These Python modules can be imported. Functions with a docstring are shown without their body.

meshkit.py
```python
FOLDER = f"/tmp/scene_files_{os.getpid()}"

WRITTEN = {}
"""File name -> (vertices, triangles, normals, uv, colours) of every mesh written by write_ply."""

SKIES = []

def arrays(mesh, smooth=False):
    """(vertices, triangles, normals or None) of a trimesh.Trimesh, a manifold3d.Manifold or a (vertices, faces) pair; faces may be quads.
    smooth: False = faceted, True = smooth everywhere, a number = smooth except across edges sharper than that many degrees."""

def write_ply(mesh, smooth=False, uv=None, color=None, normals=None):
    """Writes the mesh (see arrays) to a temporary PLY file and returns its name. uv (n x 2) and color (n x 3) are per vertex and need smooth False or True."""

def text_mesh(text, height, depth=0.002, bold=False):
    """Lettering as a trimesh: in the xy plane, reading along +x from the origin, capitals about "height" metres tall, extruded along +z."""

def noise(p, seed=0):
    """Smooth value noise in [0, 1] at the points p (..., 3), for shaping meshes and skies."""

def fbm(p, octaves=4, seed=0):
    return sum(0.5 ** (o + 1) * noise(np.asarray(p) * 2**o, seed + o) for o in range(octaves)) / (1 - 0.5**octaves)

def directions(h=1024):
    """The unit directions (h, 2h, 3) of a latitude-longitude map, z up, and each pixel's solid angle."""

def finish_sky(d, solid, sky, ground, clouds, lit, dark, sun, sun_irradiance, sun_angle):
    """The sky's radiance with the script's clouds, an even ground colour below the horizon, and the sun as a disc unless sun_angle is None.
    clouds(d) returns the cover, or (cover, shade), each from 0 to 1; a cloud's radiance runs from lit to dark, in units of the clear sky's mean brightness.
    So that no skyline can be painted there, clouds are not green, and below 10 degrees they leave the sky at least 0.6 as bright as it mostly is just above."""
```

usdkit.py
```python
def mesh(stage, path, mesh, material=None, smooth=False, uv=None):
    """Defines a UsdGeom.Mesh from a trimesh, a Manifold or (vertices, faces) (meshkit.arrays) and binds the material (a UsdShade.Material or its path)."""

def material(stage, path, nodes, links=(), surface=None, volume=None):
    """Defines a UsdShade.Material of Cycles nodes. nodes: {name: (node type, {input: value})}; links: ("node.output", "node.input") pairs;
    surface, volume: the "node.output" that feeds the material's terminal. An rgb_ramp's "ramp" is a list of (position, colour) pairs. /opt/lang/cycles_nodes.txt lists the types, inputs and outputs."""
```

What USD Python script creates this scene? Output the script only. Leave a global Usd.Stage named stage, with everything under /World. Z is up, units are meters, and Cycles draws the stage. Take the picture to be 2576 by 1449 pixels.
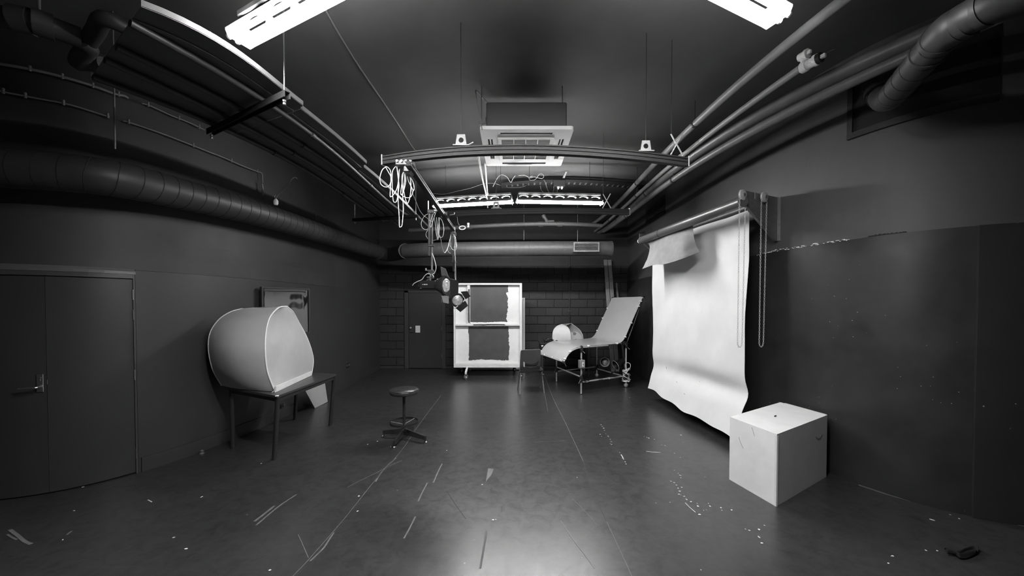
import math, random
import numpy as np, trimesh
from shapely.geometry import Polygon, Point, box as sbox
from shapely import affinity
import shapely
from pxr import Usd, UsdGeom, UsdShade, UsdLux, Gf, Sdf
import usdkit, meshkit

stage = Usd.Stage.CreateInMemory()
UsdGeom.SetStageUpAxis(stage, 'Z'); UsdGeom.SetStageMetersPerUnit(stage, 1.0)
UsdGeom.Xform.Define(stage, '/World'); UsdGeom.Scope.Define(stage, '/World/Looks')
rnd = random.Random(7); nrng = np.random.default_rng(7)

# ---------------------------------------------------------------- camera, exposure
cam = UsdGeom.Camera.Define(stage, '/World/camera')
cam.AddTranslateOp().Set(Gf.Vec3d(0, 0, 1.72)); cam.AddRotateXOp().Set(89.0)
cam.CreateHorizontalApertureAttr(36.0); cam.CreateVerticalApertureAttr(36.0 * 1449 / 2576)
cam.CreateFocalLengthAttr(900 * 36.0 / 2576)
cam.CreateVerticalApertureOffsetAttr(59.2 * 36.0 / 2576)
cam.CreateClippingRangeAttr(Gf.Vec2f(0.05, 100))
cam.CreateExposureAttr(0.0)
TUBE_GLOW = 265.0          # the fluorescent tubes are the only light in this windowless studio

# ---------------------------------------------------------------- materials (the photograph is black and white)
def g(x): return (x, x, x)
def mat(name, col, rough=.5, metal=0., spec=.5, var=0., vscale=6., bump=0., bscale=60., rvar=0., detail=4., specks=0., stretch=None):
    n = {'p': ('principled_bsdf', {'roughness': rough, 'metallic': metal, 'specular_ior_level': spec, 'base_color': g(col)})}
    l = []
    if var or bump or rvar or specks:
        n['tc'] = ('texture_coordinate', {}); src = 'tc.object'
        if stretch: n['mp'] = ('mapping', {'mapping_type': 'point', 'scale': stretch}); l.append(('tc.object', 'mp.vector')); src = 'mp.vector'
    if var:
        n['n1'] = ('noise_texture', {'scale': vscale, 'detail': detail, 'roughness': .6}); l.append((src, 'n1.vector'))
        n['r1'] = ('rgb_ramp', {'ramp': [(.25, g(col * (1 - var))), (.5, g(col)), (.75, g(min(1, col * (1 + var))))]})
        l += [('n1.fac', 'r1.fac'), ('r1.color', 'p.base_color')]
    if specks:
        n |= {'v': ('voronoi_texture', {'scale': specks, 'randomness': 1.}), 'vn': ('noise_texture', {'scale': 1.3, 'detail': 2}), 'vr': ('map_range', {'from_min': .42, 'from_max': .68, 'to_min': 0., 'to_max': .085, 'clamp': True}),
              'lt': ('math', {'math_type': 'less_than'}), 'ms': ('mix_color', {'blend_type': 'mix', 'b': g(.30)})}
        l += [(src, 'v.vector'), (src, 'vn.vector'), ('vn.fac', 'vr.value'), ('v.distance', 'lt.value1'), ('vr.result', 'lt.value2'), ('lt.value', 'ms.fac'), ('r1.color', 'ms.a')]
        l = [x for x in l if x != ('r1.color', 'p.base_color')] + [('ms.result', 'p.base_color')]
    if rvar:
        n['n3'] = ('noise_texture', {'scale': vscale * 1.7, 'detail': 6, 'roughness': .65}); l.append((src, 'n3.vector'))
        n['m3'] = ('map_range', {'from_min': .3, 'from_max': .7, 'to_min': max(.05, rough - rvar), 'to_max': min(1, rough + rvar), 'clamp': True})
        l += [('n3.fac', 'm3.value'), ('m3.result', 'p.roughness')]
    if bump:
        n['n2'] = ('noise_texture', {'scale': bscale, 'detail': 3}); l.append((src, 'n2.vector'))
        n['b'] = ('bump', {'strength': bump, 'distance': .003}); l += [('n2.fac', 'b.height'), ('b.normal', 'p.normal')]
    return usdkit.material(stage, '/World/Looks/' + name, n, l, surface='p.BSDF')

def sheet_mat(name, col, trans=.3, var=.08, vscale=5., rough=.7, shiny=0.):
    n = {'tc': ('texture_coordinate', {}), 'n': ('noise_texture', {'scale': vscale, 'detail': 5, 'roughness': .6}),
         'r': ('rgb_ramp', {'ramp': [(.3, g(col * (1 - var))), (.55, g(col)), (.8, g(min(1, col * (1 + var))))]}),
         'p': ('principled_bsdf', {'roughness': rough, 'specular_ior_level': .5 if shiny else .2}), 't': ('translucent_bsdf', {}), 'm': ('mix_closure', {'fac': trans})}
    l = [('tc.object', 'n.vector'), ('n.fac', 'r.fac'), ('r.color', 'p.base_color'), ('r.color', 't.color'), ('p.BSDF', 'm.closure1'), ('t.BSDF', 'm.closure2')]
    return usdkit.material(stage, '/World/Looks/' + name, n, l, surface='m.closure')

def floor_mat(name):
    n = {'tc': ('texture_coordinate', {}), 'a': ('noise_texture', {'scale': .8, 'detail': 6, 'roughness': .65}), 'b': ('noise_texture', {'scale': 9., 'detail': 8, 'roughness': .7, 'distortion': .6}),
         'mpx': ('mapping', {'mapping_type': 'point', 'scale': (2.5, 30., 1.)}), 'c': ('noise_texture', {'scale': 1.6, 'detail': 6, 'roughness': .7, 'distortion': .4}),
         'ra': ('rgb_ramp', {'ramp': [(.3, g(.026)), (.7, g(.037))]}), 'rb': ('rgb_ramp', {'ramp': [(.3, g(.88)), (.5, g(1.)), (.72, g(1.12))]}),
         'rc': ('rgb_ramp', {'ramp': [(.38, g(.86)), (.55, g(1.)), (.72, g(1.18))]}),
         'm1': ('mix_color', {'blend_type': 'multiply', 'fac': 1., 'use_clamp': False}), 'm2': ('mix_color', {'blend_type': 'multiply', 'fac': 1., 'use_clamp': False}),
         'v': ('voronoi_texture', {'scale': 3.2, 'randomness': 1.}), 'rv': ('rgb_ramp', {'ramp': [(0., g(1.)), (.018, g(1.)), (.026, g(0.)), (1., g(0.))]}),
         'm3': ('mix_color', {'blend_type': 'mix', 'b': g(.32)}), 'rr': ('map_range', {'from_min': .3, 'from_max': .7, 'to_min': .27, 'to_max': .39, 'clamp': True}),
         'bp': ('bump', {'strength': .12, 'distance': .002}), 'p': ('principled_bsdf', {'specular_ior_level': .62, 'coat_weight': .25, 'coat_roughness': .36})}
    l = [('tc.object', 'a.vector'), ('tc.object', 'b.vector'), ('tc.object', 'mpx.vector'), ('mpx.vector', 'c.vector'), ('a.fac', 'ra.fac'), ('b.fac', 'rb.fac'), ('c.fac', 'rc.fac'),
         ('ra.color', 'm1.a'), ('rb.color', 'm1.b'), ('m1.result', 'm2.a'), ('rc.color', 'm2.b'), ('tc.object', 'v.vector'), ('v.distance', 'rv.fac'), ('rv.color', 'm3.fac'), ('m2.result', 'm3.a'),
         ('m3.result', 'p.base_color'), ('b.fac', 'rr.value'), ('rr.result', 'p.roughness'), ('b.fac', 'bp.height'), ('bp.normal', 'p.normal')]
    return usdkit.material(stage, '/World/Looks/' + name, n, l, surface='p.BSDF')

def emit_mat(name, strength):
    return usdkit.material(stage, '/World/Looks/' + name, {'e': ('emission', {'color': g(1.), 'strength': strength})}, [], surface='e.emission')

K = {}
K['floor'] = floor_mat('studio_floor_paint')
K['ceiling'] = mat('ceiling_black_paint', .078, .75, spec=.3, var=.12, vscale=2., bump=.1, bscale=40)
K['wall'] = mat('wall_charcoal_paint', .040, .6, spec=.35, var=.10, vscale=1.6, bump=.15, bscale=120, rvar=.06)
K['wall_r'] = mat('wall_scuffed_charcoal_paint', .075, .6, spec=.35, var=.16, vscale=1.1, bump=.25, bscale=70, stretch=(1, 1, .35))
K['clad'] = mat('black_satin_cladding', .038, .45, spec=.4, var=.08, vscale=2., bump=.06, bscale=150)
K['clad_r'] = mat('black_scratched_cladding', .024, .48, spec=.35, var=.3, vscale=2.6, bump=.15, bscale=60, rvar=.1, specks=16.)
K['clad_end'] = mat('black_lumpy_board', .026, .38, spec=.5, var=.12, vscale=3., bump=.35, bscale=45, specks=13.)
K['block'] = mat('painted_concrete_block', .028, .6, spec=.35, var=.14, vscale=9., bump=.6, bscale=90)
K['block2'] = mat('painted_concrete_block_worn', .033, .6, spec=.35, var=.18, vscale=9., bump=.6, bscale=90)
K['mortar'] = mat('painted_mortar', .055, .7, spec=.2, var=.2, vscale=14.)
K['door'] = mat('black_door_laminate', .034, .42, spec=.4, var=.05, vscale=2.)
K['frame'] = mat('black_door_frame', .05, .35, spec=.5)
K['gap'] = mat('dark_gap', .006, .8)
K['steel'] = mat('brushed_steel', .55, .32, 1., bump=.05, bscale=200)
K['chrome'] = mat('chrome_tube', .70, .34, .55)
K['zinc'] = mat('zinc_plate', .45, .38, 1., var=.15, vscale=30.)
K['dull'] = mat('dull_grey_steel', .16, .5, .4, var=.2, vscale=20.)
K['blackmetal'] = mat('black_enamel_metal', .022, .38, spec=.5, bump=.05)
K['rail'] = mat('dark_anodised_rail', .02, .6, 0., spec=.2)
K['plastic'] = mat('black_plastic', .02, .42)
K['rubber'] = mat('black_rubber', .015, .7)
K['duct'] = mat('black_painted_duct', .028, .5, spec=.4, var=.14, vscale=7., bump=.08, bscale=25)
K['pipe'] = mat('grey_painted_pipe', .16, .42, spec=.5, var=.15, vscale=8.)
K['pipe_d'] = mat('black_painted_pipe', .034, .5, var=.1, vscale=8.)
K['white'] = mat('white_enamel', .82, .4, var=.04, vscale=5.)
K['timber'] = mat('white_painted_timber', .66, .5, var=.08, vscale=11., bump=.2, bscale=70)
K['board'] = mat('white_painted_board', .68, .55, var=.06, vscale=8., bump=.15, bscale=90)
K['patch'] = mat('dark_grey_paint_patch', .055, .55, var=.22, vscale=5.)
K['plinth'] = mat('white_plinth_paint', .76, .5, var=.06, vscale=6., bump=.12, bscale=110)
K['ac'] = mat('off_white_plastic', .60, .4)
K['ac_grille'] = mat('grey_grille_plastic', .36, .5)
K['ac_body'] = mat('dark_painted_casing', .05, .6)
K['paper'] = mat('off_white_card', .66, .6, var=.05)
K['backdrop'] = sheet_mat('white_backdrop_vinyl', .82, .08, .06, 2.2, .6)
K['torn'] = sheet_mat('creased_grey_paper', .34, .2, .15, 6., .7)
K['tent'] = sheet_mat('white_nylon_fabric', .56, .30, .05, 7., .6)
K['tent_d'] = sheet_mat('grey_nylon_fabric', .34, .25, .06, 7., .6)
K['acrylic'] = sheet_mat('frosted_acrylic_sheet', .58, .35, .04, 5., .16, 1.)
K['cable'] = mat('white_cable_sheath', .72, .45)
K['cable_g'] = mat('grey_cable_sheath', .22, .5)
K['cable_k'] = mat('black_cable_sheath', .03, .5)
K['leather'] = mat('black_vinyl_seat', .028, .30, spec=.6, var=.2, vscale=9., bump=.25, bscale=60, rvar=.08)
K['tabletop'] = mat('black_tabletop', .04, .34, var=.2, vscale=6.)
K['screen'] = usdkit.material(stage, '/World/Looks/black_screen_glass', {'p': ('principled_bsdf', {'base_color': g(.008), 'roughness': .05, 'ior': 2.2, 'specular_ior_level': .5})}, [], surface='p.BSDF')
K['lens'] = mat('fresnel_lens_glass', .62, .3, .35, var=.5, vscale=22.)
K['bowl'] = mat('lamp_bowl_metal', .7, .22, 1., var=.2, vscale=20.)
K['alu'] = mat('plank_aluminium', .34, .42, .7, var=.15, vscale=9., stretch=(1, 1, .15))
K['alu_d'] = mat('plank_print', .10, .6)
K['fleck'] = mat('pale_paint_fleck', .78, .6, var=.3, vscale=40.)
K['scuff'] = mat('grey_floor_scuff', .13, .5, var=.3, vscale=25.)
K['seam'] = mat('dark_floor_seam', .025, .5)
K['cloth'] = mat('black_cloth', .018, .85, spec=.1, var=.3, vscale=14.)
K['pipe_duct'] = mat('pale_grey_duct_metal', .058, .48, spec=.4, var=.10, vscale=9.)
K['pipe_r'] = mat('mid_grey_pipe_paint', .15, .40, spec=.5, var=.15, vscale=8.)
K['tray_edge_lit'] = mat('lit_tray_edge', .13, .5, .2, var=.08, vscale=10.)  # paler than the opposite flange: lamp light put into the colour
K['paper2'] = mat('grey_card', .42, .6, var=.05)
K['chair_shell'] = mat('dark_grey_plastic_shell', .04, .4, bump=.1, bscale=200)
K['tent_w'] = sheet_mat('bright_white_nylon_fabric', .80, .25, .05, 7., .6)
K['cable_kg'] = mat('black_glossy_cable', .03, .25)
K['pipe_b'] = mat('pale_grey_pipe_paint', .30, .42, spec=.5, var=.12, vscale=8.)
K['zinc_b'] = mat('bright_zinc_plate', .6, .4, .35)
K['roller'] = mat('dark_grey_roller_tube', .075, .38, spec=.55, var=.1)
K['enamel_out'] = mat('grey_enamel_outside', .06, .5, var=.08)
K['trim_lit'] = mat('lit_satin_trim', .10, .33, spec=.6, var=.06, vscale=2.)  # paler grey: the light falling on the header board is put into the colour
K['deck'] = mat('dark_painted_deck', .075, .5, var=.12, vscale=5.)
K['pipe_run'] = mat('grey_drain_pipe', .075, .5, var=.1)
K['tube'] = emit_mat('fluorescent_tube_glow', TUBE_GLOW)

# ---------------------------------------------------------------- mesh helpers
A = lambda *p: np.array(p, float)
def cat(*ms):
    ms = [m for m in ms if m is not None]
    return trimesh.util.concatenate([m if isinstance(m, trimesh.Trimesh) else trimesh.Trimesh(*m, process=False) for m in ms])
def frame(d, up=(0, 0, 1)):
    d = np.array(d, float); d /= np.linalg.norm(d); u = np.array(up, float)
    if abs(d @ u) > .98: u = A(0, 1, 0) if abs(d[1]) < .9 else A(1, 0, 0)
    a = np.cross(d, u); a /= np.linalg.norm(a); return d, a, np.cross(a, d)
def cbox(size, bev=0., c=(0, 0, 0), rz=0., ax=None):
    """A box with chamfered edges; ax: three axes as columns."""
    s = np.array(size, float) / 2; b = min(bev, s.min() * .95)
    if b <= 0: P = np.array([[x, y, z] for x in (-1, 1) for y in (-1, 1) for z in (-1, 1)]) * s
    else:
        P = []
        for x in (-1, 1):
            for y in (-1, 1):
                for z in (-1, 1):
                    for k in range(3):
                        q = s - b; q[k] = s[k]; P.append(q * (x, y, z))
        P = np.array(P)
    m = trimesh.convex.convex_hull(P)
    if ax is not None: m.vertices = m.vertices @ np.array(ax).T
    elif rz: m.vertices = m.vertices @ trimesh.transformations.rotation_matrix(rz, [0, 0, 1])[:3, :3].T
    m.apply_translation(c); return m
def bar(p, q, w, h, bev=.0, up=(0, 0, 1)):
    """A rectangular bar from p to q: w across, h along up."""
    p, q = np.array(p, float), np.array(q, float); d, a, u = frame(q - p, up)
    return cbox((np.linalg.norm(q - p), w, h), bev, (p + q) / 2, ax=np.stack([d, a, u], 1))
def rod(p, q, r, n=16, r2=None):
    p, q = np.array(p, float), np.array(q, float); r2 = r if r2 is None else r2
    d, a, u = frame(q - p); t = np.linspace(0, 2 * np.pi, n, endpoint=False)
    c = np.outer(np.cos(t), a) + np.outer(np.sin(t), u)
    V = np.vstack([p + c * r, q + c * r2, [p], [q]]); F = []
    for i in range(n):
        j = (i + 1) % n; F += [[i, j, n + i], [j, n + j, n + i], [2 * n, j, i], [2 * n + 1, n + i, n + j]]
    return trimesh.Trimesh(V, F, process=False)
def smooth_path(P, per=6, closed=False):
    P = np.array(P, float); n = len(P); out = []
    if n < 3 and not closed: return P
    for i in range(n if closed else n - 1):
        p1, p2 = P[i], P[(i + 1) % n]
        p0 = P[(i - 1) % n] if closed or i > 0 else 2 * p1 - p2
        p3 = P[(i + 2) % n] if closed or i + 2 < n else 2 * p2 - p1
        for t in np.arange(per) / per:
            out.append(.5 * (2 * p1 + (p2 - p0) * t + (2 * p0 - 5 * p1 + 4 * p2 - p3) * t ** 2 + (3 * p1 - p0 - 3 * p2 + p3) * t ** 3))
    if not closed: out.append(P[-1])
    return np.array(out)
def sweep(P, prof, closed=False, cap=True, up=(0, 0, 1)):
    """Sweeps the 2D profile (across, up) along the path."""
    P = np.array(P, float); prof = np.array(prof, float); n, k = len(P), len(prof)
    T = np.zeros_like(P)
    for i in range(n):
        T[i] = (P[(i + 1) % n] - P[i - 1]) if closed or 0 < i < n - 1 else (P[1] - P[0] if i == 0 else P[-1] - P[-2])
    d, a, u = frame(T[0], up); V = []
    for i in range(n):
        d = T[i] / max(np.linalg.norm(T[i]), 1e-9)
        u = u - d * (u @ d); u /= max(np.linalg.norm(u), 1e-9); a = np.cross(d, u)
        V.append(P[i] + prof[:, :1] * a + prof[:, 1:] * u)
    F = []
    for i in range(n if closed else n - 1):
        o, m = i * k, ((i + 1) % n) * k
        for j in range(k):
            l = (j + 1) % k; F += [[o + j, o + l, m + j], [o + l, m + l, m + j]]
    V = list(np.vstack(V))
    if cap and not closed:
        c0, c1 = len(V), len(V) + 1; V += [np.mean(V[:k], 0), np.mean(V[(n - 1) * k:n * k], 0)]
        for j in range(k):
            l = (j + 1) % k; F += [[c0, l, j], [c1, (n - 1) * k + j, (n - 1) * k + l]]
    m = trimesh.Trimesh(np.array(V), F, process=False); 
    if m.volume < 0: m.invert()
    return m
def ngon(r, n=10): t = np.linspace(0, 2 * np.pi, n, endpoint=False); return np.stack([r * np.cos(t), r * np.sin(t)], 1)
def tube(P, r, n=8, per=5, closed=False): return sweep(smooth_path(P, per, closed), ngon(r, n), closed)
def trimesh_ring(c, R, r, n=48): return sweep([(c[0] + R * math.cos(t), c[1] + R * math.sin(t), c[2]) for t in np.linspace(0, 2 * np.pi, n + 1)[:-1]], ngon(r, 6), True)
def rect(w, h, dx=0, dy=0): return [(dx - w / 2, dy - h / 2), (dx + w / 2, dy - h / 2), (dx + w / 2, dy + h / 2), (dx - w / 2, dy + h / 2)]
def lathe(prof, p, d, n=28, ring=False):
    """prof: (radius, along) pairs turned about the axis from p along d."""
    p = np.array(p, float); d, a, u = frame(d); t = np.linspace(0, 2 * np.pi, n, endpoint=False)
    c = np.outer(np.cos(t), a) + np.outer(np.sin(t), u); k = len(prof)
    V = np.vstack([p + d * h + c * max(r, 1e-4) for r, h in prof]); F = []
    for i in range(k - 1):
        for j in range(n):
            l = (j + 1) % n; F += [[i * n + j, i * n + l, (i + 1) * n + j], [i * n + l, (i + 1) * n + l, (i + 1) * n + j]]
    if ring:
        for j in range(n): l = (j + 1) % n; F += [[(k - 1) * n + j, (k - 1) * n + l, j], [(k - 1) * n + l, l, j]]
        m = trimesh.Trimesh(V, F, process=False); m.fix_normals(); return m
    V = np.vstack([V, [p + d * prof[0][1]], [p + d * prof[-1][1]]]); a0, a1 = k * n, k * n + 1
    for j in range(n):
        l = (j + 1) % n; F += [[a0, l, j], [a1, (k - 1) * n + j, (k - 1) * n + l]]
    m = trimesh.Trimesh(V, F, process=False)
    if m.volume < 0: m.invert()
    return m
def sheet(G, th=.003, close_u=False):
    """A thick sheet from a grid of points."""
    G = np.array(G, float); n, m = G.shape[:2]
    du = np.gradient(G, axis=0); dv = np.gradient(G, axis=1); N = np.cross(du, dv); N /= np.maximum(np.linalg.norm(N, axis=2, keepdims=True), 1e-9)
    V = np.vstack([(G + N * th / 2).reshape(-1, 3), (G - N * th / 2).reshape(-1, 3)]); o = n * m; F = []
    for i in range(n - 1):
        for j in range(m - 1):
            a, b, c, d = i * m + j, (i + 1) * m + j, (i + 1) * m + j + 1, i * m + j + 1
            F += [[a, b, c], [a, c, d], [o + a, o + c, o + b], [o + a, o + d, o + c]]
    ring = [(0, j) for j in range(m)] + [(i, m - 1) for i in range(1, n)] + [(n - 1, j) for j in range(m - 2, -1, -1)] + [(i, 0) for i in range(n - 2, 0, -1)]
    ids = [i * m + j for i, j in ring]
    for p, q in zip(ids, ids[1:] + ids[:1]): F += [[p, q, o + q], [p, o + q, o + p]]
    t = trimesh.Trimesh(V, F, process=False); t.fix_normals(); return t
def slab(P, th):
    """A flat quadrilateral or polygon of points (convex or not, planar) given the thickness th, evenly on both sides."""
    P = np.array(P, float); c = P.mean(0); N = np.zeros(3)
    for i in range(len(P)): N += np.cross(P[i] - c, P[(i + 1) % len(P)] - c)
    N /= np.linalg.norm(N); e = P[1] - P[0]; e -= N * (e @ N); e /= np.linalg.norm(e); f = np.cross(N, e)
    poly = Polygon([((p - c) @ e, (p - c) @ f) for p in P])
    return plate(poly, c - N * th / 2, e, f, th)
def plate(poly, o, e, f, th):
    """Extrudes a 2D polygon lying in the plane (o; e, f) by th along e x f."""
    polys = list(getattr(poly, 'geoms', [poly])); out = []
    e, f = np.array(e, float), np.array(f, float); N = np.cross(e, f)
    for p in polys:
        if p.is_empty or p.area < 1e-8: continue
        m = trimesh.creation.extrude_polygon(p.buffer(0), th, engine='earcut')
        m.vertices = np.array(o, float) + m.vertices[:, :1] * e + m.vertices[:, 1:2] * f + m.vertices[:, 2:] * N
        out.append(m)
    m = trimesh.util.concatenate(out)
    if m.volume < 0: m.invert()
    return m
def strip(xy, z0, z1, th):
    """A wall strip along the plan line xy, th thick away from the room's middle."""
    xy = np.array(xy, float); t = np.gradient(xy, axis=0); t /= np.linalg.norm(t, axis=1)[:, None]
    n = np.stack([t[:, 1], -t[:, 0]], 1); c = A(0, 1.); n *= np.sign(((xy - c) * n).sum(1))[:, None]
    outer = xy + n * th; k = len(xy); V = []
    for z in (z0, z1):
        for arr in (xy, outer): V.append(np.column_stack([arr, np.full(k, z)]))
    V = np.vstack(V); I, O, I2, O2 = 0, k, 2 * k, 3 * k; F = []
    def q(a, b, c, d): F.extend([[a, b, c], [a, c, d]])
    for i in range(k - 1):
        q(I + i, I + i + 1, I2 + i + 1, I2 + i); q(O + i + 1, O + i, O2 + i, O2 + i + 1); q(I2 + i, I2 + i + 1, O2 + i + 1, O2 + i); q(I + i + 1, I + i, O + i, O + i + 1)
    q(O, I, I2, O2); q(I + k - 1, O + k - 1, O2 + k - 1, I2 + k - 1)
    m = trimesh.Trimesh(V, F, process=False); m.fix_normals(); return m
def bez(p0, p1, p2, n=10):
    t = np.linspace(0, 1, n)[:, None]; return (1 - t) ** 2 * np.array(p0) + 2 * t * (1 - t) * np.array(p1) + t * t * np.array(p2)
def lerp(a, b, t): return np.array(a, float) * (1 - t) + np.array(b, float) * t
def rounded(w, h, r): return sbox(-w / 2 + r, -h / 2 + r, w / 2 - r, h / 2 - r).buffer(r, 6)

# ---------------------------------------------------------------- things, parts, sub-parts
_used = {}
def numbered(parent, name):
    k = (parent, name); n = _used.get(k, 0); _used[k] = n + 1
    return f'{parent}/{name}' if n == 0 else f'{parent}/{name}_{n:03d}'
def props(prim, label=None, cat=None, group=None, kind=None):
    for k, v in (('label', label), ('category', cat), ('group', group), ('kind', kind)):
        if v: prim.SetCustomDataByKey(k, v)
class Thing:
    def __init__(s, name, label=None, category=None, loc=(0, 0, 0), rz=0., group=None, kind=None):
        s.path = numbered('/World', name); s.loc = np.array(loc, float); s.rz = rz
        x = UsdGeom.Xform.Define(stage, s.path); x.AddTranslateOp().Set(Gf.Vec3d(*map(float, s.loc)))
        if rz: x.AddRotateZOp().Set(math.degrees(rz))
        s.prim = x.GetPrim(); props(s.prim, label, category, group, kind)
    def part(s, name, m, k, parent=None, label=None, local=False, smooth=35, kind=None):
        m = m.copy() if isinstance(m, trimesh.Trimesh) else trimesh.Trimesh(*m)
        if local: m.vertices = m.vertices * getattr(s, 'scale', 1.)
        if not local:
            m.vertices = m.vertices - s.loc
            if s.rz: m.vertices = m.vertices @ trimesh.transformations.rotation_matrix(-s.rz, [0, 0, 1])[:3, :3].T
        path = numbered(parent or s.path, name)
        d = usdkit.mesh(stage, path, m, K[k] if isinstance(k, str) else k, smooth=smooth)
        props(d.GetPrim(), label, kind=kind); return path
def single(name, label, category, m, k, group=None, kind=None, smooth=35):
    path = numbered('/World', name); d = usdkit.mesh(stage, path, m, K[k], smooth=smooth); props(d.GetPrim(), label, category, group, kind); return path

# ================================================================ the room
HC = 4.15; YB = 9.711
LEFT = [(-4.879, 3.089), (-4.756, 3.099), (-4.64, 3.115), (-4.533, 3.138), (-4.433, 3.167), (-4.339, 3.203), (-4.252, 3.247), (-4.171, 3.299), (-4.096, 3.359), (-4.026, 3.428), (-3.961, 3.507), (-3.9, 3.597), (-3.845, 3.699), (-3.794, 3.816), (-3.747, 3.947), (-3.705, 4.097), (-3.666, 4.267), (-3.632, 4.461), (-3.602, 4.683), (-3.577, 4.939), (-3.556, 5.234), (-3.54, 5.579), (-3.529, 5.985), (-3.523, 6.469), (-3.525, 7.052), (-3.534, 7.766), (-3.553, 8.661), (-3.582, 9.711)]
RIGHT = [(3.129, 9.783), (3.11, 8.944), (3.092, 7.876), (3.082, 7.047), (3.08, 6.388), (3.084, 5.851), (3.093, 5.407), (3.106, 5.035), (3.123, 4.719), (3.144, 4.449), (3.169, 4.215), (3.198, 4.013), (3.23, 3.836), (3.265, 3.681), (3.304, 3.544), (3.346, 3.424), (3.393, 3.318), (3.443, 3.225), (3.497, 3.143), (3.555, 3.071), (3.618, 3.008), (3.685, 2.953), (3.757, 2.906), (3.835, 2.866), (3.918, 2.832), (4.007, 2.805), (4.102, 2.784), (4.204, 2.769), (4.313, 2.759), (4.431, 2.755)]
fl = Thing('floor', 'scuffed dark grey painted concrete floor of the studio', kind='structure')
fl.part('slab', cbox((10.4, 13.0, .1), c=(-.2, 3.6, -.05)), 'floor')
ce = Thing('ceiling', 'plain black painted ceiling above lights and pipes', kind='structure')
ce.part('slab', cbox((10.4, 13.0, .1), c=(-.2, 3.6, HC + .05)), 'ceiling')
wl = Thing('wall_left', 'dark left wall with double door, clad in black to door height', kind='structure')
wl.part('upper_wall', strip(LEFT, 0, HC, .12), 'wall')
wl.part('cladding', strip([(-3.838, 3.65), (-3.788, 3.755), (-3.742, 3.873), (-3.699, 4.005), (-3.661, 4.155), (-3.626, 4.324), (-3.595, 4.516), (-3.567, 4.735), (-3.543, 4.986), (-3.524, 5.274), (-3.509, 5.609), (-3.498, 6), (-3.493, 6.464), (-3.494, 7.019), (-3.503, 7.694), (-3.52, 8.529), (-3.549, 9.587)], .0, 2.08, .028), 'clad', label='black satin cladding below the ledge')
hb_ = np.array([(*p, 2.06) for p in [(-4.822, 3.074), (-4.707, 3.086), (-4.6, 3.103), (-4.5, 3.127), (-4.406, 3.156), (-4.318, 3.192), (-4.236, 3.234), (-4.159, 3.283), (-4.087, 3.34), (-4.02, 3.405), (-3.958, 3.479), (-3.899, 3.563), (-3.845, 3.657)]])
wl.part('door_header_board', sweep(hb_, [(-.03, -.028), (.016, -.028), (.016, .0), (-.012, .028), (-.03, .028)]), 'trim_lit', smooth=False)  # face sloped up and painted paler so the board looks lit
lb_ = np.array([(*p, 2.08) for p in [(-3.845, 3.657), (-3.795, 3.762), (-3.749, 3.881), (-3.707, 4.014), (-3.669, 4.164), (-3.634, 4.334), (-3.603, 4.527), (-3.576, 4.747), (-3.553, 4.998), (-3.533, 5.288), (-3.518, 5.624), (-3.508, 6.017), (-3.503, 6.482), (-3.505, 7.039), (-3.513, 7.716), (-3.531, 8.555), (-3.559, 9.617)]]); wl.part('ledge', sweep(lb_, rect(.03, .004)), 'clad', smooth=False)
wr = Thing('wall_right', 'scuffed dark right wall behind the white backdrop', kind='structure')
wr.part('upper_wall', strip(RIGHT, 0, HC, .12), 'wall_r')
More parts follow.
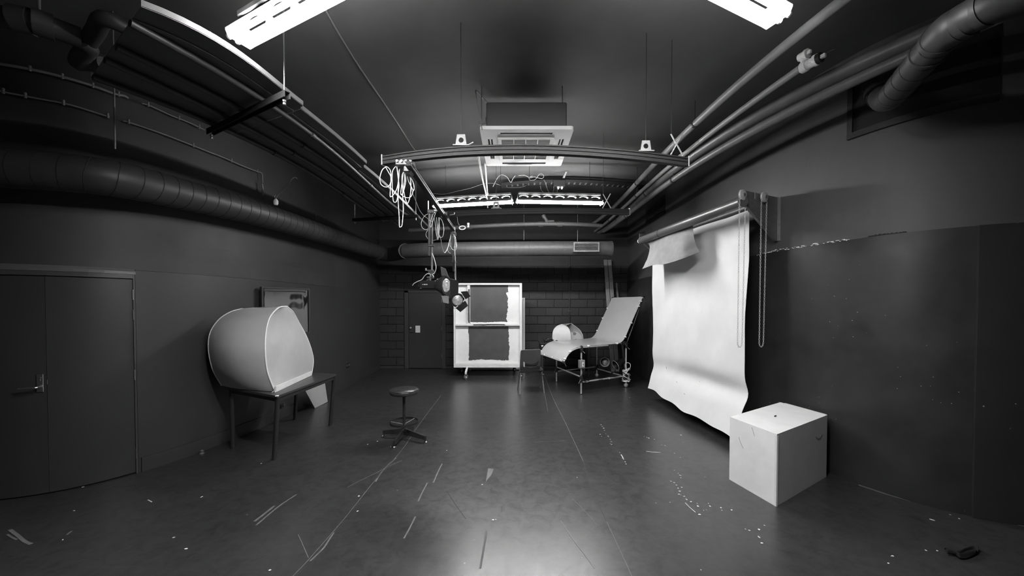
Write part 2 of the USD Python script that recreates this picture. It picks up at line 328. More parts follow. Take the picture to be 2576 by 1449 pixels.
wr.part('cladding', strip([(3.106, 9.674), (3.081, 8.428), (3.067, 7.477), (3.061, 6.732), (3.062, 6.133), (3.068, 5.642), (3.079, 5.233), (3.094, 4.889), (3.113, 4.595), (3.136, 4.343), (3.162, 4.125), (3.191, 3.935), (3.224, 3.768), (3.261, 3.622), (3.301, 3.494), (3.344, 3.38), (3.391, 3.28), (3.441, 3.191), (3.495, 3.113), (3.554, 3.044), (3.616, 2.983), (3.683, 2.931), (3.754, 2.885)], .0, 2.36, .018), 'clad_r', label='scratched black lower wall sheet')
wr.part('end_board', strip([(3.73, 2.864), (3.795, 2.83), (3.864, 2.8), (3.936, 2.774), (4.013, 2.753), (4.093, 2.735), (4.179, 2.722), (4.271, 2.713)], .0, 2.36, .048), 'clad_end', label='thicker lumpy black board at the near end')
ef = [(3.115, 4.556, 2.364), (3.129, 4.398, 2.37), (3.141, 4.282, 2.375), (3.157, 4.148, 2.373), (3.175, 4.025, 2.371), (3.198, 3.891, 2.371), (3.223, 3.769, 2.369), (3.259, 3.624, 2.366), (3.299, 3.496, 2.366)]
ef2 = smooth_path(ef, 12); wr.part('chipped_edge', cat(*[cbox((rnd.uniform(.006, .03), .006, rnd.uniform(.003, .009)), .001, q + A(0, 0, rnd.uniform(-.012, .006)), rz=-1.0) for q in ef2 if rnd.random() < .55]), 'fleck', kind='stuff')
cr = [(3.357, 3.38, 2.351), (3.369, 3.351, 2.354), (3.385, 3.316, 2.357), (3.404, 3.281, 2.356), (3.422, 3.247, 2.354), (3.442, 3.212, 2.353), (3.461, 3.183, 2.352), (3.473, 3.165, 2.354)]; wr.part('crack', sweep(smooth_path(cr, 4) + np.array([[0, 0, .006 * math.sin(2.3 * i) + .01] for i in range(len(smooth_path(cr, 4)))]), rect(.012, .014)), 'gap', kind='stuff')
wz = Thing('wall_rear', 'dark wall behind the camera', kind='structure')
wz.part('upper_wall', cat(cbox((9.9, .12, HC), c=(-.2, -2.66, HC / 2)), cbox((.12, 5.75, HC), c=(-5.0, .25, HC / 2)), cbox((.12, 5.45, HC), c=(4.55, .1, HC / 2))), 'wall')

# back wall: painted concrete blocks laid in running bond, cut round the door
wb = Thing('wall_back', 'black painted concrete block wall at the far end', kind='structure')
XL, XR = -3.60, 3.16
wb.part('backing', cbox((XR - XL + .3, .12, HC), c=((XL + XR) / 2, YB + .075, HC / 2)), 'mortar')
wb.part('upper_wall', cbox((XR - XL + .2, .03, HC - 2.785), c=((XL + XR) / 2, YB + .004, (HC + 2.785) / 2)), 'block')
BW, BH, JO = .451, .2255, .011
zr = [0.] + [.078 + BH * k for k in range(13)]
for r in range(13):
    z0, z1 = zr[r], zr[r + 1] if r + 1 < len(zr) else zr[r] + BH
    off = 1.365 + (0 if (r - 7) % 2 == 0 else BW / 2)
    k0 = math.floor((XL - off) / BW)
    for k in range(k0, k0 + 18):
        x0, x1 = max(XL, off + k * BW), min(XR, off + (k + 1) * BW)
        spans = [(x0, x1)]
        if z0 < 2.1: spans = [(a, b) for a, b in ((x0, min(x1, -2.93)), (max(x0, -1.80), x1)) if b - a > .03]
        for a, b in spans:
            if b - a < .03: continue
            d = rnd.uniform(-.0015, .0015)
            wb.part('brick', cbox((b - a - JO, .03, z1 - z0 - JO), .004, ((a + b) / 2, YB + .004 + d, (z0 + z1) / 2)), 'block' if rnd.random() < .7 else 'block2', smooth=False)
single('baseboard_back', 'low black skirting board under the block wall', None, cat(cbox((XR + 1.80, .02, .07), .004, ((XR - 1.80) / 2, YB - .021, .035)), cbox((.66, .02, .07), .004, (-3.265, YB - .021, .035))), 'clad', kind='structure')
single('baseboard_left', 'black skirting board along the left wall', None, strip([(-3.815, 3.66), (-3.767, 3.765), (-3.722, 3.884), (-3.681, 4.017), (-3.643, 4.166), (-3.609, 4.336), (-3.578, 4.527), (-3.551, 4.745), (-3.528, 4.995), (-3.509, 5.282), (-3.494, 5.615), (-3.483, 6.003), (-3.478, 6.463), (-3.479, 7.012), (-3.488, 7.679), (-3.505, 8.503), (-3.532, 9.544)], .0, .15, .016), 'clad', kind='structure')

# far single door
d2 = Thing('door_2', 'black single door in the block wall at the back', kind='structure')
dy = YB + .02
d2.part('frame', cat(cbox((.11, .1, 2.12), .006, (-2.862, dy, 1.06)), cbox((.11, .1, 2.12), .006, (-1.85, dy, 1.06)), cbox((1.12, .1, .06), .006, (-2.355, dy, 2.09))), 'frame')
d2.part('leaf', cbox((.895, .045, 2.045), .004, (-2.352, YB - .0, 1.035)), 'door')
hp = d2.part('lock_plate', cbox((.13, .012, .19), .003, (-2.551, 9.676, 1.074)), 'paper', label='small pale notice plate beside the handle')
h = (-2.735, 9.681, 1.02)
kn = d2.part('knob', lathe([(0, 0), (.026, .005), (.034, .03), (.03, .05), (0, .058)], (-2.743, 9.691, 1.106), (0, -1, 0), 18), 'steel')
d2.part('handle', cat(rod(h, A(*h) - A(0, .05, 0), .012, 12), bar(A(*h) - A(0, .05, 0), A(*h) + A(.095, -.05, -.004), .016, .016, .005)), 'steel')
for z in (.3, 1.05, 1.8): d2.part('hinge', rod((-1.905, YB - .03, z), (-1.905, YB - .03, z + .1), .009, 10), 'dull')

# near double door in the left wall
d1 = Thing('door_1', 'black double door in the left wall with lever handle', kind='structure')
d1.part('frame', cat(strip([(-3.843, 3.631), (-3.836, 3.645)], 0, 2.035, .034), strip([(-4.802, 3.061), (-4.69, 3.074), (-4.585, 3.092), (-4.486, 3.116), (-4.394, 3.146), (-4.307, 3.182), (-4.225, 3.224), (-4.149, 3.273), (-4.077, 3.33), (-4.011, 3.395), (-3.948, 3.468), (-3.89, 3.551), (-3.836, 3.645)], 1.99, 2.03, .034)), 'frame')
d1.part('shadow_gap', strip([(-4.841, 3.086), (-4.726, 3.097), (-4.617, 3.114), (-4.516, 3.137), (-4.421, 3.165), (-4.333, 3.2), (-4.25, 3.242), (-4.173, 3.29), (-4.101, 3.347), (-4.034, 3.412), (-3.971, 3.485), (-3.912, 3.568), (-3.858, 3.662)], 0, 2.036, .005), 'gap')
lf = d1.part('leaf', strip([(-4.819, 3.072), (-4.703, 3.084), (-4.594, 3.103), (-4.493, 3.127), (-4.398, 3.157), (-4.309, 3.194), (-4.226, 3.238)], .012, 1.982, .018), 'door')
lf2 = d1.part('leaf', strip([(-4.223, 3.239), (-4.151, 3.286), (-4.084, 3.34), (-4.021, 3.402), (-3.962, 3.471), (-3.906, 3.549), (-3.855, 3.636)], .012, 1.982, .018), 'door')
def wall_axes(p, q):
    t = A(*q) - A(*p); t[2] = 0; t /= np.linalg.norm(t); n = np.cross(t, (0, 0, 1)); 
    if n @ (A(0, 1, 0) - A(*p)) < 0: n = -n
    return t, n
t, n = wall_axes((-4.273, 3.209, 1.019), (-4.245, 3.223, 1.016)); c = (-4.256, 3.214, 1.018)
pl = d1.part('handle_plate', cbox((.044, .008, .165), .003, c, ax=np.stack([t, n, (0, 0, 1)], 1)), 'steel', parent=lf)
hc = A(*(-4.253, 3.213, 0.987)); lv = smooth_path([hc, hc + n * .042, hc + n * .052 - t * .012, hc + n * .054 - t * .06, hc + n * .052 - t * .098, hc + n * .046 - t * .106], 5)
d1.part('lever', cat(sweep(lv, ngon(.009, 10)), rod(hc - n * .004, hc + n * .006, .017, 16)), 'steel', parent=lf)
d1.part('key_cylinder', cat(rod(A(*(-4.254, 3.213, 1.065)), A(*(-4.254, 3.213, 1.065)) + n * .006, .009, 14), cbox((.012, .005, .022), .002, A(*(-4.254, 3.213, 1.047)) + n * .002, ax=np.stack([t, n, (0, 0, 1)], 1))), 'zinc', parent=lf)
d1.part('strike', cbox((.004, .004, .04), .001, (-4.222, 3.238, 1.023)), 'steel', parent=lf2)
for p in [(-3.848, 3.634, 1.825), (-3.848, 3.635, 1.623), (-3.847, 3.636, 1.009), (-3.847, 3.637, 0.202)]:
    p = A(*p); d1.part('hinge', cat(*[rod(p + A(0, 0, -.05 + .021 * k), p + A(0, 0, -.05 + .021 * k + .019), .0065, 10) for k in range(5)]), 'steel')

# dark boarded opening high in the right wall
w1 = Thing('window_1', 'dark framed opening high in the right wall with duct passing through', kind='structure')
w1.part('frame', cat(strip([(3.276, 3.532), (3.29, 3.493)], 3.34, 3.95, .03), strip([(3.272, 3.528), (3.312, 3.415), (3.356, 3.315), (3.402, 3.226), (3.452, 3.147), (3.505, 3.077), (3.562, 3.014), (3.622, 2.959), (3.686, 2.91), (3.754, 2.868), (3.826, 2.832)], 3.335, 3.39, .035)), 'clad_r')
w1.part('pane', strip([(3.304, 3.507), (3.343, 3.401), (3.385, 3.306), (3.431, 3.222), (3.48, 3.147), (3.532, 3.08), (3.588, 3.021), (3.647, 2.969), (3.71, 2.922), (3.777, 2.882), (3.848, 2.848)], 3.39, 3.95, .01), 'gap')

# joints, scuffs and paint flecks of the floor
def ribbon(P, w, z=.0012):
    P = smooth_path(np.array(P, float), 4); P[:, 2] = z; return sweep(P, rect(w, .0016))
fl.part('joint_line', cat(ribbon([(-1.355, 6.793, 0), (-1.338, 5.063, 0), (-1.308, 4.249, 0), (-1.345, 3.52, 0), (-1.351, 2.878, 0), (-1.374, 2.4, 0), (-1.39, 2.243, -0), (-1.391, 2.146, 0)], .0045), ribbon([(0.84, 12.172, 0), (0.783, 8.32, 0), (0.761, 6.597, 0), (0.78, 5.333, 0), (0.785, 4.429, 0), (0.786, 3.92, 0)], .006), ribbon([(0.752, 2.819, 0), (0.756, 2.571, 0), (0.76, 2.364, 0), (0.76, 2.254, 0), (0.759, 2.176, -0)], .004)), 'scuff', kind='stuff')
fl.part('dark_joint_line', cat(ribbon([(0.786, 3.92, 0), (0.749, 3.406, 0), (0.747, 3.118, 0), (0.752, 2.819, 0)], .006), ribbon([(-0.195, 2.696, 0), (-0.201, 2.48, -0), (-0.208, 2.309, -0)], .014), ribbon([(-0.603, 3.279, 0), (-0.468, 3.024, 0), (-0.372, 2.854, -0)], .006)), 'seam', kind='stuff')
sc = [ribbon(p, w) for p, w in (
    ([(-2, 2.765, 0), (-1.995, 3.024, 0), (-1.959, 3.223, 0)], .014), ([(-2.049, 2.816, -0), (-2.041, 2.919, -0), (-2.037, 3.036, 0)], .02), ([(-0.759, 3.851, 0), (-0.763, 3.683, 0), (-0.762, 3.489, 0), (-0.762, 3.434, 0)], .014), ([(-0.82, 3.434, 0), (-0.824, 3.251, 0), (-0.822, 3.105, 0)], .012),
    ([(-0.786, 2.881, -0), (-0.79, 2.725, -0), (-0.797, 2.608, -0)], .012), ([(-3.845, 2.711, -0), (-3.687, 2.64, -0), (-3.551, 2.577, -0), (-3.463, 2.546, -0)], .02), ([(-3.786, 2.654, -0), (-3.706, 2.621, -0), (-3.633, 2.595, -0)], .012), ([(-3.333, 2.649, -0), (-3.344, 2.672, -0), (-3.356, 2.696, 0)], .012),
    ([(-1.604, 2.654, -0), (-1.498, 2.534, -0), (-1.385, 2.405, -0)], .005), ([(-1.308, 4.002, 0), (-1.333, 3.803, 0), (-1.342, 3.596, 0), (-1.329, 3.458, 0)], .014), ([(-1.347, 2.677, -0), (-1.341, 2.595, -0), (-1.334, 2.508, -0), (-1.346, 2.428, -0), (-1.357, 2.374, 0)], .012), ([(-1.555, 3.351, 0), (-1.491, 3.473, 0), (-1.409, 3.613, 0), (-1.297, 3.822, -0), (-1.217, 3.94, 0)], .004),
    ([(0.537, 3.15, 0), (0.606, 2.965, 0), (0.661, 2.775, -0)], .004), ([(0.387, 2.827, -0), (0.445, 2.608, -0), (0.513, 2.401, -0), (0.538, 2.309, -0)], .006), ([(0.284, 4.458, 0), (0.513, 4.498, -0), (0.666, 4.511, -0)], .004), ([(0.635, 6.945, 0), (0.611, 6.369, 0), (0.58, 5.769, -0)], .005))]
fl.part('scuff_mark', cat(*sc), 'scuff', kind='stuff')
tri = A(*(-0.209, 3.728, 0)); fl.part('scuff_patch', slab([(-0.252, 3.747, 0), (-0.192, 3.728, 0), (-0.209, 3.596, 0), (-0.256, 3.458, 0)], .0012), 'scuff', kind='stuff')
spots = [(1.28, 5.118, 0), (1.282, 5.048, 0), (1.283, 4.975, 0), (1.273, 4.892, 0), (1.256, 4.761, 0), (1.266, 4.686, 0), (1.263, 4.652, 0), (1.262, 4.565, 0), (1.25, 4.496, 0), (1.254, 4.473, 0), (1.222, 4.42, 0), (1.233, 4.398, 0), (1.176, 4.736, -0), (1.176, 4.661, 0), (1.259, 4.147, 0), (1.254, 4.052, 0), (1.246, 3.99, 0), (1.243, 3.902, 0), (1.236, 3.845, 0), (1.732, 4.661, 0), (1.755, 4.627, 0), (1.773, 4.603, 0), (1.828, 4.565, 0), (1.846, 4.376, 0), (1.875, 4.355, -0), (2.149, 4.464, 0), (2.24, 4.711, 0), (1.888, 4.128, 0), (1.9, 4.008, 0), (1.69, 3.697, 0), (1.701, 3.63, 0), (1.699, 3.586, 0), (1.685, 3.537, 0), (1.552, 3.468, 0), (1.572, 3.438, 0), (1.572, 3.393, 0), (1.561, 3.334, 0), (1.551, 3.28, 0), (1.603, 3.35, 0), (1.52, 3.227, 0), (1.53, 3.215, 0), (1.55, 3.19, 0), (1.546, 3.14, 0), (1.567, 3.102, 0), (1.606, 3.074, 0), (1.591, 3.032, 0), (1.542, 2.912, -0), (1.704, 3.074, 0), (1.696, 3.032, 0), (1.607, 2.971, 0), (1.633, 2.977, 0), (1.774, 3.011, 0), (1.76, 2.971, 0), (1.845, 2.975, 0), (1.379, 3.092, 0), (1.793, 2.719, 0), (1.814, 2.703, 0), (1.895, 2.714, 0), (1.973, 2.766, 0), (1.833, 2.625, -0), (1.806, 2.557, 0), (2.713, 5.532, 0), (2.221, 5.58, 0), (2.197, 6.646, 0), (1.228, 2.296, 0), (0.475, 2.405, -0), (0.649, 3.543, 0)]
spots += [(-0.286, 3.403, 0), (-2.727, 3.861, 0), (-2.784, 3.183, 0), (-3.667, 2.965, 0), (-3.295, 2.595, -0), (-2.301, 2.496, -0), (-3.175, 3.111, 0), (-2.504, 2.621, -0), (-1.474, 4.32, -0), (-1.784, 4.394, 0), (-1.705, 4.498, -0), (-0.773, 4.212, -0), (-1.573, 2.292, -0), (-1.38, 3.196, 0), (-1.289, 2.959, 0), (-0.131, 2.843, -0), (-0.15, 2.838, -0), (2.609, 2.424, -0), (3.367, 2.838, -0), (2.905, 2.48, -0), (2.978, 2.476, -0), (2.51, 2.356, -0), (3.597, 2.908, -0), (3.604, 2.854, -0), (-1.957, 2.145, -0), (-4.058, 3.358, 0), (-3.8, 3.822, -0), (-3.758, 3.89, -0)]
fk = []
for i, p in enumerate(spots):
    s = rnd.uniform(.005, .012) * (1.6 if i in (27, 77, 85) else 1.); a = rnd.uniform(0, 6.28); e = rnd.uniform(.4, .9)
    pts = [(p[0] + s * rr * (math.cos(b) * math.cos(a) - e * math.sin(b) * math.sin(a)), p[1] + s * rr * (math.cos(b) * math.sin(a) + e * math.sin(b) * math.cos(a))) for b, rr in [(q * 1.047, rnd.uniform(.6, 1.3)) for q in range(6)]]
    fk.append(plate(Polygon(pts).buffer(0), (0, 0, .0006), (1, 0, 0), (0, 1, 0), .0014))
fk += [ribbon(p, w) for p, w in (([(1.256, 4.09, 0), (1.254, 4.026, 0), (1.246, 3.962, 0)], .009), ([(1.581, 4.186, 0), (1.636, 4.163, 0), (1.699, 4.159, 0), (1.734, 4.147, 0)], .006), ([(1.508, 3.085, 0), (1.513, 3.011, 0), (1.524, 2.943, 0)], .005), ([(-3.216, 3.13, 0), (-3.185, 3.117, 0), (-3.149, 3.098, 0)], .006), ([(-3.9, 3.666, 0), (-3.886, 3.683, 0), (-3.875, 3.692, -0)], .014), ([(-4.068, 3.351, 0), (-4.059, 3.366, 0)], .012))]
fl.part('paint_fleck', cat(*fk), 'fleck', kind='stuff')
# chipped paint line where the end board meets the floor
fl.part('worn_edge', cat(*[ribbon(p, .02) for p in ([(3.781, 2.886, -0), (3.822, 2.856, -0), (3.854, 2.832, -0)], [(3.91, 2.803, -0), (3.964, 2.775, -0), (4.021, 2.75, -0)], [(3.319, 3.396, 0), (3.412, 3.23, 0), (3.503, 3.117, 0)])]), 'scuff', kind='stuff')

# ================================================================ fluorescent lights
def fluorescent(label, a, b, far, z=3.45, length=None):
    a, b = A(*a), A(*b); t = b - a; L = np.linalg.norm(t); t /= L
    if length: b = a + t * length; L = length
    n = A(-t[1], t[0], 0); n = n if n @ A(*far) > 0 else -n
    if np.cross(t, n)[2] < 0: t = -t
    c = (a + b) / 2 - n * .085 - A(0, 0, .040); o = Thing('fluorescent_light', label, 'ceiling light', c, math.atan2(t[1], t[0]), 'twin-tube fluorescent reflectors under the ceiling')
    P1, P0, P2 = A(0, -.085, .052), A(0, .0, .165), A(0, .085, .040)
    def wing(p, q, at, hh):
        f = (q - p) / np.linalg.norm(q - p); Ln = np.linalg.norm(q - p); pl = sbox(-L / 2, 0, L / 2, Ln)
        for k in range(7): pl = pl.difference(affinity.scale(Point((k - 3) * L / 7, at * Ln).buffer(1, 12), L / 7 * .37, hh))
        return pl, f
    pl, f = wing(P1, P0, .60, .036); nf = np.cross((1, 0, 0), f)
    o.part('reflector', plate(pl, P1 + nf * .0015, (1, 0, 0), f, .0015), 'enamel_out', local=True, smooth=False, label='grey outer face with seven slots')
    o.part('reflector_lining', plate(pl, P1, (1, 0, 0), f, .0015), 'white', local=True, smooth=False)
    pl, f = wing(P2, P0, .62, .036)
    o.part('reflector', plate(pl, P2, (1, 0, 0), f, .002), 'white', local=True, smooth=False)
    o.part('housing', cbox((L * .99, .05, .04), .006, (0, .0, .183)), 'enamel_out', local=True)
    for s in (-1, 1): o.part('end_plate', plate(Polygon([(P1[1], P1[2] - .01), (P1[1], P1[2]), (P0[1], P0[2]), (P2[1], P2[2]), (.06, .008), (-.07, .008)]), (s * L / 2 - .001, 0, 0), (0, 1, 0), (0, 0, 1), .002), 'white', local=True, smooth=False)
    for y, z_ in ((-.048, .032), (.002, .030)):
        tb_ = o.part('tube', rod((-L / 2 - .022, y, z_), (L / 2 + .022, y, z_), .015, 14), 'tube', local=True)
        for s in (-1, 1): o.part('lampholder', cat(rod((s * (L / 2 + .020), y, z_), (s * (L / 2 + .034), y, z_), .0165, 16), cbox((.02, .014, .05), .004, (s * (L / 2 + .012), y + .008, z_ + .030))), 'white', local=True)
    for s in (-.36, .36): o.part('hanger_rod', rod((s * L, .0, .2), (s * L, .0, HC - z + .04), .003, 8), 'blackmetal', local=True)
    return o
fluorescent('near overhead fluorescent light on the left, cut by the top edge', (-1.728, 2.43, 3.45), (-0.942, 2.058, 3.45), (0, 1, 0), length=1.72)
fluorescent('near overhead fluorescent light on the right, cut by the top edge', (1.557, 2.258, 3.45), (1.108, 2.058, 3.45), (0, 1, 0), length=1.72)
fluorescent('far fluorescent light behind the hanging spotlight bridge', (-1.328, 6.387, 3.45), (0.014, 6.128, 3.45), (0, 1, 0))
fluorescent('far fluorescent light under the air conditioner, beside the pipes', (0.088, 6.105, 3.45), (1.508, 6.198, 3.45), (0, 1, 0))

# ================================================================ air conditioner
ac = Thing('air_conditioner', 'white square ceiling cassette air conditioner crossed by the dark rail', 'air conditioner', (.158, 4.36, 3.60)); ac.scale = 1.055
S = .955
pn = rounded(S, S, .03).difference(sbox(-.305, -.30, .305, .30))
slots = [(0, -.385, .54, .05), (0, .39, .54, .05), (-.385, 0, .05, .52), (.385, 0, .05, .52)]
for x, y, w, h_ in slots: pn = pn.difference(sbox(x - w / 2, y - h_ / 2, x + w / 2, y + h_ / 2))
ac.part('panel', plate(pn, (0, 0, .0), (1, 0, 0), (0, 1, 0), .035), 'ac', local=True, smooth=False)
ac.part('casing', cbox((.83, .83, .27), .01, (0, 0, .175)), 'ac_body', local=True)
for x, y, w, h_ in slots:
    ac.part('louvre', cbox((w * .97 if w > h_ else .018, .018 if w > h_ else h_ * .97, .006), .002, (x, y, .012)), 'ac', local=True)
gr = ac.part('grille', cat(plate(sbox(-.302, -.297, .302, .297).difference(sbox(-.262, -.258, .262, .252)), (0, 0, -.006), (1, 0, 0), (0, 1, 0), .016)), 'ac', local=True, smooth=False)
ac.part('grille_backing', cbox((.53, .52, .004), 0, (0, -.003, .010)), 'ac_grille', parent=gr, local=True)
ac.part('grille_slats', cat(*[cbox((.526, .010, .008), .002, (0, -.248 + .0185 * k, .002)) for k in range(27)]), 'ac_grille', parent=gr, local=True, kind='stuff')
for x in (-.13, 0, .13): ac.part('divider', cbox((.008, .51, .012), .001, (x, -.003, .0)), 'ac', parent=gr, local=True)
ac.part('status_strip', cbox((.3, .018, .004), .001, (-.05, .43, -.003)), 'paper', local=True)
for x in (-.47, .38):
    for y in (-.33, .3):
        ac.part('hanger_rod', rod((x, y, .07 if abs(x) < .42 else .12), (x, y, (HC - 3.6) / 1.055), .006, 8), 'dull', local=True)
        ac.part('hanger_lug', cbox((.09, .04, .03), .004, (x * .96, y, .13)), 'dull', local=True)

# ================================================================ lighting rails
Q = .87
def beam(P, parts): return cat(*[sweep(P, rect(*p)) for p in parts])
def lighting_rail(label, P, hangers):
    P = smooth_path(P, 5); m = P[len(P) // 2]; o = Thing('lighting_rail', label, 'ceiling rail', (m[0], m[1], m[2] - .045), group=None)
    o.part('rail_profile', beam(P, [(.043, .012, 0, .031), (.026, .026, 0, .016), (.045, .019, 0, .0035), (.03, .018, 0, -.014), (.049, .021, 0, -.03)]), 'rail', smooth=False)
    for e, q in ((0, 1), (-1, -2)):
        d = P[e] - P[q]; d /= np.linalg.norm(d); o.part('end_cap', bar(P[e], P[e] + d * .012, .06, .1, .004), 'zinc')
    for i, kind in hangers:
        p = P[min(int(i * (len(P) - 1)), len(P) - 1)]
        if kind == 'plate':
            o.part('hanger_bracket', cat(plate(Polygon([(-.05, 0), (.05, 0), (.035, .1), (-.035, .1)]).difference(Point(0, .05).buffer(.022)), p + A(0, 0, .045), (1, 0, 0), (0, 0, 1), .006), cbox((.14, .05, .012), .002, p + A(0, 0, .048))), 'dull')
            o.part('hanger_rod', rod(p + A(0, 0, .14), (p[0], p[1], HC), .0025, 8), 'blackmetal')
        else:
            o.part('hanger_bracket', cat(*[bar(p + A(sx * .06, 0, .045), p + A(-sx * .05, .01 * sx, .25), .012, .006, .001, up=(0, 1, 0)) for sx in (-1, 1)]), 'zinc')
            o.part('hanger_rod', rod(p + A(-.05, 0, .25), (p[0] - .05, p[1], HC), .0025, 8), 'blackmetal')
    return o, P
RF, PF = lighting_rail('long dark lighting rail crossing in front of the air conditioner', [(-1.178, 3.315, 3.051), (-0.842, 3.206, 3.051), (-0.44, 3.12, 3.051), (0.007, 3.084, 3.051), (0.452, 3.104, 3.051), (0.954, 3.181, 3.051), (1.342, 3.271, 3.051), (1.623, 3.352, 3.051)], [(.3, 'plate'), (.82, 'plate'), (.955, 'cross')])
RB, PB = lighting_rail('far dark lighting rail running below the fluorescent tubes', [(-1.021, 5.245, 3.051), (-0.503, 5.166, 3.051), (0, 5.101, 3.051), (0.852, 5.069, 3.051), (1.669, 5.133, 3.051)], [(.42, 'plate'), (.9, 'cross')])
b0, b1 = A(*(-0.906, 3.133, 2.964)), A(*(-0.958, 5.886, 2.964))
br = Thing('bridge_rail', 'slim travelling rail slung between the two lighting rails on the left', 'ceiling rail', (b0 + b1) / 2 - A(0, 0, .03))
br.part('rail_profile', cat(bar(b0, b1, .03, .03, .002), bar(b0 + A(0, 0, -.022), b1 + A(0, 0, -.022), .052, .014, .002)), 'rail')
for s in (-.028, .022): br.part('edge_strip', bar(b0 + A(s, 0, .016), b1 + A(s, 0, .016), .004, .004, .0005), 'zinc')
c0 = A(*(-0.963, 3.256, 2.999))
car = br.part('carriage', cat(cbox((.16, .09, .05), .008, c0 + A(0, .0, -.005)), cbox((.07, .12, .07), .01, c0 + A(.02, .03, -.05))), 'blackmetal', label='roller carriage on the front rail')
for x in (-.06, -.02, .02, .06): br.part('roller', rod(c0 + A(x, -.046, .005), c0 + A(x, -.056, .005), .012, 14), 'dull', parent=car)
c1 = b0 + (b1 - b0) * ((5.9 * Q - b0[1]) / (b1[1] - b0[1]))
car2 = br.part('carriage', cbox((.08, .16, .06), .008, c1 + A(0, 0, .045)), 'blackmetal')
br.part('stop_bolt', cat(rod(c1 + A(.05, .02, .05), c1 + A(.12, .02, .06), .008, 10), rod(c1 + A(.12, .02, .06), c1 + A(.12, .02, .085), .008, 10)), 'zinc', parent=car2)
br.part('end_bracket', cat(cbox((.05, .03, .11), .004, b1 + A(0, .01, -.02)), cbox((.07, .05, .03), .004, b1 + A(0, 0, -.07))), 'zinc')

# poles, spotlights
def pole(label, p, q, r=.02):
    p, q = A(*p), A(*q); o = Thing('hanging_pole', label, 'pole', q)
    o.part('outer_tube', bar(p, q + A(0, 0, .25), .036, .036, .003, up=(0, 1, 0)), 'blackmetal'); o.part('inner_tube', rod(p + A(.03, -.005, -.06), q + A(.03, -.005, 0), .0135, 14), 'dull')
    for cm in (cbox((.09, .05, .05), .006, p + A(.015, 0, -.03)), cbox((.08, .05, .05), .006, q + A(.02, 0, .03)), cbox((.08, .05, .035), .006, lerp(p, q, .55) + A(.015, 0, 0))): o.part('clamp', cm, 'plastic')
    o.part('wing_bolt', cat(rod(q + A(-.05, -.01, .06), q + A(.06, -.02, .06), .006, 8), rod(q + A(.03, -.03, .0), q + A(.06, -.05, -.03), .012, 10), rod(q + A(-.05, 0, .09), q + A(-.05, 0, .055), .012, 10)), 'zinc')
    return o
P1 = pole('dark telescopic pole carrying the long-bodied spotlight', (-1.085, 4.742, 2.983), (-1.089, 4.742, 2.12))
P1.part('top_bracket', cat(bar((-1.085, 4.742, 2.968), (-0.923, 4.742, 2.973), .03, .02, .003), bar((-1.106, 4.742, 3.098), (-1.106, 4.742, 2.957), .012, .012, .002)), 'zinc')
P2 = pole('dark telescopic pole carrying the small round spotlight', (-0.956, 5.759, 2.893), (-0.933, 5.759, 2.014))

def spotlight(label, c, ax, up, R, body, doors, kback, logo=False):
    """c: lens centre; ax: the way it points; body: profile (radius or half height, distance behind the lens)."""
    o = Thing('studio_spotlight', label, 'spotlight', c); c = A(*c); d, a, u = frame(ax, up)
    o.part('lens_ring', lathe([(R * 1.02, .01), (R * 1.3, .008), (R * 1.34, -.02), (R * 1.22, -.05), (R * .95, -.05), (R * .98, -.012)], c, d, 32, True), 'blackmetal')
    o.part('lens', lathe([(R * 1.04, -.012), (R * .96, .002), (R * .7, .010), (R * .68, .004), (R * .4, .013), (R * .37, .006), (0, .015)], c, d, 32), 'lens')
    o.part('bellows', lathe([(R * 1.1, -.04)] + [(r_, -x) for r_, x in kback], c, d, 28), 'blackmetal')
    L0, L1, hw, hh = body
    m = cbox((L1 - L0, hw * 2, hh * 2), min(hw, hh) * .35); m.vertices = m.vertices @ np.stack([d, a, u], 1).T + (c - d * (L0 + L1) / 2)
    bd = o.part('lamp_body', m, 'blackmetal')
    o.part('rear_cap', rod(c - d * L1, c - d * (L1 + .02), hh * .8, 20), 'plastic')
    return o, (c, d, a, u)
lc = A(*(-0.856, 4.663, 1.981)); ax1 = A(.90, -.44, -.03)
o1, (c, d, a, u) = spotlight('long-bodied black spotlight with four barn doors, hanging on the left', lc, ax1, (0, 0, 1), .108 * Q, (.16 * Q, .47 * Q, .062 * Q, .068 * Q), None, [(.118 * Q, .08 * Q), (.09 * Q, .15 * Q), (.075 * Q, .17 * Q)])
side = a if a[1] < 0 else -a      # the side of the body that faces the room
bm = o1.part('maker_panel', plate(sbox(-.12, -.043, .12, .043), c - d * (.31 * Q) + side * (.0625 * Q), -d if np.cross(-d, u) @ side > 0 else d, u, .002), 'plastic')
for x_, w_, h_ in ((.078, .022, .008), (.045, .030, .012), (.012, .024, .011)): o1.part('mark', cbox((w_, .002, h_), .0005, c - d * ((.30 * Q) + x_) + side * (.0625 * Q + .003) + u * .006, ax=np.stack([d, side, u], 1)), 'fleck', parent=bm)
o1.part('rating_mark', cat(*[cbox((.012, .002, .006), 0, c - d * ((.44 - .02 * k) * Q) + side * (.0625 * Q) - u * (.05 * Q), ax=np.stack([d, side, u], 1)) for k in range(2)]), 'fleck')
o1.part('yoke', cat(bar(c - d * (.30 * Q) + u * (.068 * Q), c - d * (.30 * Q) + u * (.15 * Q), .03, .012, .003, up=d), bar(c - d * (.37 * Q) + u * (.075 * Q), c - d * (.25 * Q) + u * (.115 * Q), .02, .012, .003), rod(c - d * (.36 * Q) + u * (.12 * Q), c - d * (.24 * Q) + u * (.12 * Q), .013, 12)), 'zinc')
o1.part('knob', lathe([(.012, 0), (.02, .006), (.02, .025), (.008, .03)], c - d * (.14 * Q) + u * (.06 * Q) + side * (.02 * Q), u, 12), 'zinc')
